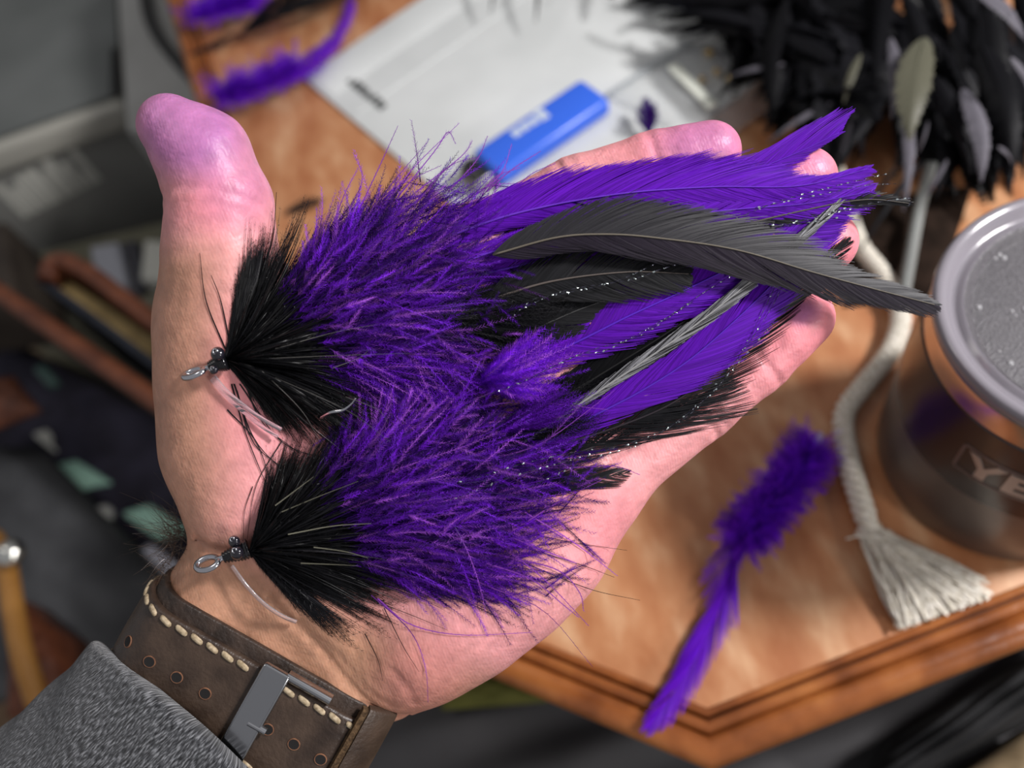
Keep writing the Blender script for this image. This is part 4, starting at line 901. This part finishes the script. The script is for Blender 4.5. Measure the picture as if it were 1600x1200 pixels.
lid = part_np('lid', lathe([(.0462, .0985), (.0478, .1006), (.0490, .1022), (.0494, .1045), (.0490, .1064), (.0479, .1074), (.0460, .1071), (.0446, .1058), (.0436, .1036), (.0424, .1026), (.0410, .1030), (.0402, .1040), (.0392, .1042)], 128, o_), LIDM, cup, ang=None)
part_np('lid_centre', lathe([(.0392, .1042), (.0380, .1034), (.0368, .1014), (.036, .1008), (1e-4, .1008)], 128, o_), LIDC, lid)
sl0 = np.array([cx-.004, cy-.021, .1010])
hexa('slider', slab(sl0, np.array([.016, .004, 0]), np.array([-.004, .016, 0]), 0, .0065), simple('dark_slider', (.035, .033, .036), .25), lid, .0022)
DROP = simple('water_drop', (.8, .8, .82), .05, 0, .6, Transmission_Weight=.6)
bl = []
for _ in range(46):
    a, rr = RNG.uniform(0, 6.28), .036*math.sqrt(RNG.random()); bl.append(ball((cx+rr*math.cos(a), cy+rr*math.sin(a), .1008), np.array([1, 1, .5])*RNG.uniform(.0004, .0011), 8))
o = part_np('droplets', merge(bl), DROP, lid, ang=None); o['kind'] = 'stuff'
LOGO = simple('etched_letter', (.45, .38, .34), .4, .6)
def wrap(polys, name, rad, mat, th=.0005):
    bm = bmesh.new()
    for poly in polys:                        # polygons in (degrees, height) laid round the cup, quads
        a = np.array(poly, float); N_ = 6
        for u in range(N_):
            q = []
            for (s_, v_) in ((u/N_, 0), ((u+1)/N_, 0), ((u+1)/N_, 1), (u/N_, 1)):
                b0 = a[0]*(1-s_)+a[1]*s_; b1 = a[3]*(1-s_)+a[2]*s_; c = b0*(1-v_)+b1*v_; t_ = math.radians(c[0]); q.append(bm.verts.new((cx+rad*math.cos(t_), cy+rad*math.sin(t_), c[1])))
            bm.faces.new(q)
    bmesh.ops.remove_doubles(bm, verts=bm.verts, dist=1e-5)
    r_ = bmesh.ops.extrude_face_region(bm, geom=list(bm.faces)); 
    for v in [g for g in r_['geom'] if isinstance(g, bmesh.types.BMVert)]:
        dxy = Vector((v.co.x-cx, v.co.y-cy, 0)).normalized(); v.co += dxy*th
    return from_bm(name, bm, mat, cup, False)
za, zc_ = .0600, .0768; A0, A1 = -161.8, -104; fw = .0011; fa = 1.3
wrap([[(A0+1, zc_-fw), (A1-1, zc_-fw), (A1-1, zc_), (A0+1, zc_)], [(A0+1, za), (A1-1, za), (A1-1, za+fw), (A0+1, za+fw)], [(A0, za+.001), (A0+fa, za+.001), (A0+fa, zc_-.001), (A0, zc_-.001)], [(A1-fa, za+.001), (A1, za+.001), (A1, zc_-.001), (A1-fa, zc_-.001)]], 'letter_frame', .0492, simple('etched_frame', (.17, .13, .12), .4, .5))
b, t = za+.0022, zc_-.0022; m_ = (b+t)/2
def bar(x0, x1, y0, y1): return [(x0, y0), (x1, y0), (x1, y1), (x0, y1)]
wrap([[(-158.5, t), (-154.6, t), (-150.2, m_), (-152.6, m_-.001)], [(-143.5, t), (-147.4, t), (-151.8, m_), (-149.4, m_-.001)], bar(-153.0, -149.0, b, m_+.0005)], 'letter', .0492, LOGO)
wrap([bar(-142.5, -138.6, b, t), bar(-139, -131, t-.0026, t), bar(-139, -131.5, m_-.0013, m_+.0013), bar(-139, -131, b, b+.0026)], 'letter', .0492, LOGO)
wrap([bar(-129.5, -117.5, t-.0026, t), bar(-125.5, -121.5, b, t-.0024)], 'letter', .0492, LOGO)
wrap([bar(-114.5, -110.5, b, t)], 'letter', .0492, LOGO)

# bundle of black hackle feathers
def leaf(seed, L=1.0, hw=.085, n=44, bend=.12):
    r_ = np.random.default_rng(seed); x = np.linspace(0, 1, 30); Sp = np.stack([x, bend*np.sin(x*2.4)*.5, .10*np.sin(x*3.0)], -1); d = unit(np.gradient(Sp, axis=0)); nr = np.cross(np.array([0, 0, 1.]), d); Vs, Fs, o = [], [], 0
    for sd in (1, -1):
        t = np.linspace(0.03, .985, n); i = (t*29).astype(int); wd = hw*np.interp(t, [0, .12, .35, .7, 1], [.6, 1, 1, .55, .04])*r_.uniform(.85, 1.1, n)
        b_ = Sp[i]; tip = b_+nr[i]*sd*wd[:, None]+d[i]*(wd*1.9)[:, None]; tip[:, 2] -= wd*.35
        P = bez(b_, tip, np.array([0, 0, .02]), 4); V, f = ribbons(P, np.linspace(1, .45, 4)[None]*np.full((n, 1), .042), np.array([0, 0, 1.])+sd*nr[i][:, None]*.3); Vs.append(V); Fs.append(f+o); o += len(V)
    V, f = tube_np(Sp[::3], np.linspace(.012, .003, 10), 4, False); Vs.append(V); Fs.append(f[0]+o)
    return np.vstack(Vs), [np.vstack(Fs)]
def leafmesh(i, base): 
    V, f = leaf(i, hw=(.075, .09, .06, .10)[i % 4], bend=(-.2, .15, .05, -.1)[i % 4]); return mesh_np('feather', V, f, M_BUN, np.tile(base, (len(V), 1)))
LM = [leafmesh(i, BLACK*(.9+.5*(i % 3))) for i in range(6)]; LMP = [leafmesh(i+1, np.array([.125, .118, .138])) for i in range(2)]; LMO = [leafmesh(3, np.array([.10, .098, .07]))]  # grey and olive meshes carry the bundle's sheen highlights as colour
bundle = empty('feather_bundle', T(1380, 60, 0), 'big bundle of glossy black hackle feathers lying across the far right of the table', 'feather bundle')
def put_feather(base, tip, mesh, roll, parent, wsc=1.0):
    d = tip-base; L_ = np.linalg.norm(d); x_ = d/L_; z_ = up-x_*(up@x_); z_ = unit(z_); y_ = np.cross(z_, x_); c, s_ = math.cos(roll), math.sin(roll); y2 = c*y_+s_*z_; z2 = c*z_-s_*y_
    o = bpy.data.objects.new('feather', mesh); COL.objects.link(o); o.parent = parent; o.matrix_parent_inverse = parent.matrix_basis.inverted()
    o.matrix_basis = Matrix(((x_[0]*L_, y2[0]*L_*wsc, z2[0]*L_, base[0]), (x_[1]*L_, y2[1]*L_*wsc, z2[1]*L_, base[1]), (x_[2]*L_, y2[2]*L_*wsc, z2[2]*L_, base[2]), (0, 0, 0, 1)))
    return o
EDGE = np.array([(905, -20), (960, 25), (1045, 62), (1120, 70), (1165, 120), (1130, 165), (1190, 205), (1255, 255), (1300, 285), (1330, 330), (1400, 325), (1450, 318), (1505, 318), (1560, 312), (1630, 285), (1720, 220)])
cnt_ = 0
for k in range(282):
    u_ = RNG.random()**.85*(len(EDGE)-1) if k < 170 else (RNG.uniform(11, 14.8) if k % 2 else RNG.uniform(0.5, 8.4)); i = int(u_); e_ = EDGE[i]*(1-u_+i)+EDGE[i+1]*(u_-i)
    fo = np.array([1345+.35*(e_[0]-1300)+RNG.normal()*100, -230+RNG.normal()*40]); back = RNG.random()**1.3*.8 if k < 170 else RNG.random()*.10
    fo = fo if k < 170 or k % 2 else np.array([1440+RNG.normal()*60, 20+RNG.normal()*50]); tp_ = e_+(fo-e_)*back+RNG.normal(size=2)*8; dr = unit(fo-tp_+np.array([RNG.normal()*70, 0])); ln = RNG.uniform(140, 260)
    bs_ = tp_+dr*ln; hz = .009+RNG.uniform(.0, .032)*(.35+back*1.5)
    tp3 = T(tp_[0], tp_[1], hz+.002); bs3 = T(bs_[0], bs_[1], hz+.012+RNG.uniform(0, .02))
    put_feather(bs3, tp3, LM[k % 6], RNG.normal()*.5, bundle)
for (b_, t_, h_, mm, ww) in (((1392, 60), (1386, 190), .052, LMP[0], .7), ((1445, 60), (1430, 225), .058, LMO[0], 1.35), ((1418, 175), (1408, 335), .04, LMP[1], .8), ((1505, 140), (1522, 290), .04, LMP[0], .95), ((1520, -20), (1600, 70), .075, LMP[1], 1.7),
                             ((1300, 160), (1198, 224), .03, LMP[1], .8), ((1225, 100), (1140, 118), .03, LMP[0], .9), ((1480, 250), (1440, 310), .03, LMP[0], .7), ((1330, 190), (1310, 245), .03, LMP[0], .7), ((1450, 190), (1432, 240), .045, LMP[0], .6), ((1345, 85), (1320, 165), .045, LMO[0], .8), ((1560, 230), (1580, 260), .03, LMP[0], 1.2), ((1580, 90), (1605, 150), .06, LMP[0], 1.0)):
    o = put_feather(T(*b_, h_+.012), T(*t_, h_), mm, 0.0, bundle, ww); o['label'] = 'grey feather, the sheen of the bundle put into its colour'
for (b_, t_) in (((775, -90), (765, 26)), ((850, -90), (836, 40)), ((1440, 250), (1342, 395)), ((1400, 260), (1330, 345)), ((930, -60), (880, -5))):
    put_feather(T(*b_, .03), T(*t_, .012), LM[2], RNG.normal()*.3, bundle, .55)
V, f = ball(T(1400, -225, .05), (.035, .03, .03), 16); part_np('bundle_core', (V, f), simple('black_core', (.006, .006, .007), .7), bundle, ang=None)

# ------------------------------------------------------------------ below and beside the table, left
zt = -.12
g0, g1 = T(-220, 299, zt), T(192, 154, zt); gx = unit(g1-g0); gy = np.cross(up, gx); LG = np.linalg.norm(g1-g0)
GREYP = mottled('grey_tub_plastic', (.115, .125, .12), (.15, .16, .155), 10, .55); PALE = simple('tub_rim_lit', (.42, .41, .36), .5); FRONT = mottled('grey_tub_front', (.22, .22, .205), (.27, .27, .25), 12, .6)  # rim colour paints in the light on its rounded edge
tub = empty('storage_tub', g0+gx*LG/2+gy*.2-up*.62, 'grey storage tub with its lit rim painted pale and faded white letters left of the table', 'storage tub')
hexa('lid_top', slab(g0+gy*.003, gx*LG, gy*.5, .0, .006), GREYP, tub, .002)
hexa('lid_rim', slab(g0-gy*.006, gx*(LG+.003), gy*.5, -.030, -.0005), PALE, tub, .006)
bd = slab(g0+gy*.006+gx*.004, gx*(LG-.008), gy*.47, -.62, -.030)
hexa('tub_body', bd, FRONT, tub, .006)
def onfront(px, py):
    o_ = g0+gy*.0055; n_ = gy; d = cf*F+cr*(px-800)-cu*(py-600); t_ = ((o_-CP)@n_)/(d@n_); return CP+d*t_
bm = bmesh.new(); c0, c1 = onfront(38, 340), onfront(185, 268); bl_ = unit(c1-c0); vv = unit(onfront(30, 310)-c0); vv = unit(up)
x = 0.0; WL = np.linalg.norm(c1-c0)
for wd, hh in ((.7, 1), (.8, .8), (.7, 1), (.9, 1.0), (.5, .8), (.8, 1.1), (.7, .8), (.4, .4), (.6, 1.0)):
    wv_ = WL*wd/7.2; q0 = c0+bl_*x-gy*.0008; H_ = .046*hh
    vs = [bm.verts.new(Vector(q0+bl_*a_+up*b_)) for a_, b_ in ((0, 0), (wv_*.8, 0), (wv_*.8, H_), (0, H_))]; bm.faces.new(vs); x += wv_
o = from_bm('faded_print', bm, simple('faded_white_print', (.62, .62, .56), .7), tub, False); o['label'] = 'faded white lettering'
# upright grey board with cable
b0, b1 = T(196, 204, -.10), T(330, 204, -.10); bx_ = unit(b1-b0)
hb = .30; bo = T(197, 204, -.10)
board = hexa('board', [bo-up*.64, bo+bx_*.25-up*.64, bo+bx_*.25+cu*0+np.array([.02, .4, -.64]), bo+np.array([0, .4, -.64]), bo, bo+bx_*.25, bo+bx_*.25+np.array([.02, .4, 0]), bo+np.array([0, .4, 0])], mottled('light_grey_board', (.30, .30, .285), (.36, .36, .345), 12, .6), None, .004)
tag(board, 'light grey box with its flat top beside the left table edge', 'box')
o = part_np('cable', tube_np(tcurve([(222, -60, -.092), (228, 5, -.092), (240, 45, -.092), (268, 85, -.092), (310, 130, -.092), (345, 160, -.094)], 40), .0055, 10), simple('black_rubber', (.010, .010, .011), .5), None, ang=None)
tag(o, 'thin black cable curving over the light grey box', 'cable')
o = hexa('handle', [T(172, 150, -.115), T(186, 150, -.115), T(182, 72, -.115), T(172, 76, -.115), T(171, 148, -.100), T(187, 146, -.100), T(183, 70, -.100), T(173, 74, -.100)], simple('black_handle', (.008, .008, .008), .6), None, .004)
tag(o, 'black clip handle on the end of the grey storage tub', 'handle')
# khaki box, bottles
kz = -.235
kb = hexa('carton', slab(T(20, 402, kz), T(300, 334, kz)-T(20, 402, kz), unit(T(56, 470, kz)-T(46, 396, kz))*.12, -.505, 0), mottled('khaki_card', (.15, .145, .10), (.19, .18, .13), 14, .8), None, .004)
tag(kb, 'khaki card carton in shadow in front of the grey tub', 'carton')
dk2 = hexa('crate', slab(T(-150, 366, -.15), T(8, 342, -.15)-T(-150, 366, -.15), unit(T(-150, 440, -.15)-T(-150, 366, -.15))*.10, -.085, 0), mottled('dark_crate_wood', (.02, .014, .010), (.04, .03, .022), 20, .7), None, .006)
tag(dk2, 'dark brown crate standing on the outer end of the carton', 'crate')
def packet(x0, y0, x1, y1, x2, y2, z, th, mat, label, cat='packet', name='packet'):
    a, b, c = T(x0, y0, z), T(x1, y1, z), T(x2, y2, z); o = hexa(name, slab(a, b-a, c-b, -th, 0), mat, None, min(th*.45, .004)); return tag(o, label, cat)
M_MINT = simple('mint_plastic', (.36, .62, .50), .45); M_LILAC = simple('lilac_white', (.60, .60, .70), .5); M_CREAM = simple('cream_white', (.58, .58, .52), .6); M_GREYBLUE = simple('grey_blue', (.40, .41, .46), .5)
packet(138, 384, 184, 376, 200, 446, -.215, .03, M_GREYBLUE, 'grey blue packet standing in the carton behind the leather bag')
packet(224, 372, 300, 380, 296, 446, -.215, .03, M_CREAM, 'cream packet half hidden behind the base of the thumb')
packet(186, 378, 214, 372, 226, 450, -.225, .03, simple('slate_card', (.05, .05, .062), .6), 'slate dark packet between the grey blue and cream packets')
# leather tool bag
TANL = mottled('tan_leather_rim', (.075, .021, .009), (.14, .042, .017), 60, .5); NAVY = mottled('navy_canvas', (.004, .006, .010), (.010, .013, .022), 60, .8); OLIVE = mottled('olive_lining', (.15, .10, .035), (.26, .18, .07), 30, .7)
tb = empty('tool_bag', T(140, 600, -.5), 'open navy tool bag with brown leather rims left of the wrist', 'tool bag')
def wall_sheet(name, pts, depth, mat, th=.004, tilt=0.0):
    C = tcurve(pts, 30); d = unit(np.gradient(C, axis=0)); n_ = unit(np.cross(d, up)); lo2 = C-up*depth+n_*tilt
    V = np.vstack([C-n_*th/2, C+n_*th/2, lo2+n_*th/2, lo2-n_*th/2]); i = np.arange(29)[:, None]; j = np.arange(4)[None]*30; jn = np.roll(np.arange(4), -1)[None]*30
    return part_np(name, (V, [np.stack([i+j, i+jn, i+jn+1, i+j+1], -1).reshape(-1, 4)]), mat, tb, ang=50)
def rim(name, pts, r_, label): o = part_np(name, tube_np(tcurve(pts, 40), r_, 12), TANL, tb, ang=None); o['label'] = label
zr = -.085
fr = [(-30, 437, zr), (0, 458, zr), (90, 520, zr), (180, 582, zr), (262, 640, zr), (360, 710, zr)]
rim('leather_rim', fr, .0070, 'front brown leather rim'); wall_sheet('front_panel', fr, .10, NAVY)
mr = [(60, 436, zr-.005), (120, 478, zr-.005), (190, 530, zr-.005), (262, 585, zr-.005), (350, 650, zr-.005)]
wall_sheet('divider', mr, .13, NAVY, .006)
br = [(74, 436, zr), (80, 416, zr), (100, 409, zr), (140, 428, zr), (190, 466, zr), (262, 520, zr), (350, 590, zr)]
rim('leather_rim', br, .0072, 'back brown leather rim'); wall_sheet('back_panel', [(p[0], p[1]+3, zr-.004) for p in br], .13, mottled('brown_panel', (.09, .03, .012), (.14, .05, .02), 30, .6), .006)
lr = [(98, 448, zr-.012), (150, 482, zr-.012), (210, 524, zr-.012), (270, 566, zr-.012), (350, 630, zr-.012)]
wall_sheet('lining', lr, .12, OLIVE, .012)
# under the bag: dark pack with small packets
PACK = mottled('dark_pack_cloth', (.012, .010, .020), (.028, .025, .045), 40, .85); GCL = mottled('charcoal_cloth', (.030, .031, .034), (.075, .077, .082), 14, .9, 6)
z5 = -.25
o = part_np('rucksack', pillow([T(-90, 470, z5-.02), T(330, 700, z5-.02), T(330, 960, z5-.05), T(-120, 800, z5-.05)], .02, 14, .12), PACK, None, ang=None); tag(o, 'dark purple rucksack under small mint and white packets', 'rucksack')
packet(64, 728, 118, 716, 172, 752, z5-.012, .012, M_MINT, 'mint green packet, the larger one on the rucksack'); packet(186, 800, 232, 786, 290, 826, z5-.012, .012, M_MINT, 'mint green packet tucked by the wrist hair')
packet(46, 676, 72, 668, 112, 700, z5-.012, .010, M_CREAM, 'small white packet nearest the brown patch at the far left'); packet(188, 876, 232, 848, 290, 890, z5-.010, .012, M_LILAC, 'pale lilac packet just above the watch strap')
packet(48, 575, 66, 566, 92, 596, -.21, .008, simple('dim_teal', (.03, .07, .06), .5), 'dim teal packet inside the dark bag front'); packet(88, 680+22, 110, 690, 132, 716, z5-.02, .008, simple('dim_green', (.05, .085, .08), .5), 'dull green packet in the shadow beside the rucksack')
V, f = ball(T(160, 806, z5-.004), (.010, .010, .007), 14); o = part_np('knob', (V, f), simple('white_knob', (.5, .5, .47), .4), None, ang=None); tag(o, 'round white knob between the two mint packets', 'knob')
o = part_np('leather_patch', pillow([T(-70, 600, -.19), T(20, 588, -.19), T(62, 640, -.19), T(-60, 690, -.19)], .012, 14, .004), TANL, None, ang=None); tag(o, 'brown leather flap at the far left below the bag rim', 'flap')
o = part_np('folded_jacket', pillow([T(-160, 690, -.24), T(60, 700, -.24), T(330, 980, -.24), T(-100, 1120, -.24)], .035, 26, .015), GCL, None, ang=None); tag(o, 'folded charcoal cloth jacket above the sleeve', 'jacket')
hs = empty('carry_strap', T(20, 950, -.14), 'tan leather strap with silver stud at the left beside the sleeve', 'strap')
part_np('strap_band', tube_np(tcurve([(-12, 840, -.15), (8, 880, -.14), (20, 950, -.14), (34, 1020, -.14), (60, 1100, -.15)], 30), .0075, 10), mottled('honey_leather', (.25, .11, .02), (.36, .17, .04), 30, .5), hs, ang=None)
V, f = ball(T(16, 864, -.125), (.010, .010, .008), 14); part_np('stud', (V, f), simple('stud_steel', (.75, .75, .70), .2, 1.0), hs, ang=None)
o = part_np('leather_case', pillow([T(20, 930, -.17), T(84, 985, -.17), T(110, 1090, -.17), T(10, 1120, -.17)], .012, 14, .04), TANL, None, ang=None); tag(o, 'dark brown leather case behind the tan strap', 'case')
# ------------------------------------------------------------------ below the table, right
SEAT = mottled('dark_grey_seat_cloth', (.042, .040, .042), (.075, .072, .075), 10, .8, 5)
zs = -.16
def cloth(C4, h, n=40, folds=(), bot=.0003):
    V, f = pillow(C4, h, n, bot); 
    for (p0, p1, a_, w_) in folds:
        p0, p1 = np.array(p0), np.array(p1); d = p1-p0; L2 = d@d; t_ = np.clip(((V-p0)@d)/L2, -.2, 1.2); q = np.linalg.norm(V-p0-t_[:, None]*d, axis=1); V[:, 2] += a_*np.exp(-(q/w_)**2)
    return V, f
seat = part_np('seat_cushion', cloth([T(420, 1010, zs), T(1750, 900, zs), T(1700, 1340, zs), T(380, 1420, zs)], .03, 80, [(T(760, 1200, zs), T(930, 1130, zs), .010, .012), (T(1000, 1230, zs), T(1200, 1130, zs), .004, .03)], .06), SEAT, None, ang=None)
tag(seat, 'dark grey cloth seat cushion with a creased fold below the table corner', 'cushion')
o = part_np('coat', cloth([T(1400, 1150, -.10), T(1720, 960, -.10), T(1720, 1080, -.10), T(1330, 1260, -.10)], .03, 30, (), .03), mottled('black_cloth', (.004, .004, .005), (.010, .010, .011), 20, .8), None, ang=None); tag(o, 'black coat lying at the bottom right below the table edge', 'coat')
o = part_np('folded_blanket', pillow([T(1500, 1215, -.09), T(1640, 1120, -.09), T(1800, 1250, -.09), T(1560, 1320, -.09)], .012, 14, .045), mottled('beige_wool', (.20, .14, .075), (.32, .24, .14), 40, .9), None, ang=None); tag(o, 'beige blanket corner at the bottom right', 'blanket')
o = part_np('olive_cloth', pillow([T(690, 1060, -.12), T(800, 1050, -.12), T(880, 1095, -.12), T(690, 1110, -.12)], .006), mottled('olive_green_cloth', (.075, .075, .010), (.12, .115, .02), 40, .8), None, ang=None); tag(o, 'olive green cloth peeking out between the palm and the table edge', 'cloth')
# what carries them
OAK = mottled('bench_oak', (.12, .07, .035), (.20, .12, .06), 20, .55)
def stand(name, x0, x1, y0, y1, zt_, label, cat):
    r_ = empty(name, ((x0+x1)/2, (y0+y1)/2, -.74), label, cat)
    hexa('seat_board', slab(np.array([x0, y0, zt_]), np.array([x1-x0, 0, 0]), np.array([0, y1-y0, 0]), -.03, 0), OAK, r_, .004)
    for x, y in ((x0+.02, y0+.02), (x1-.06, y0+.02), (x1-.06, y1-.06), (x0+.02, y1-.06)): hexa('leg', slab(np.array([x, y, -.74]), np.array([.04, 0, 0]), np.array([0, .04, 0]), 0, zt_+.74-.03), OAK, r_, .003)
stand('bench', -.70, -.19, .15, .53, -.425, 'low oak bench in shadow carrying the bags at the left', 'bench')
stand('stool', -.22, .27, -.05, .155, -.222, 'oak stool under the grey seat cushion', 'stool')
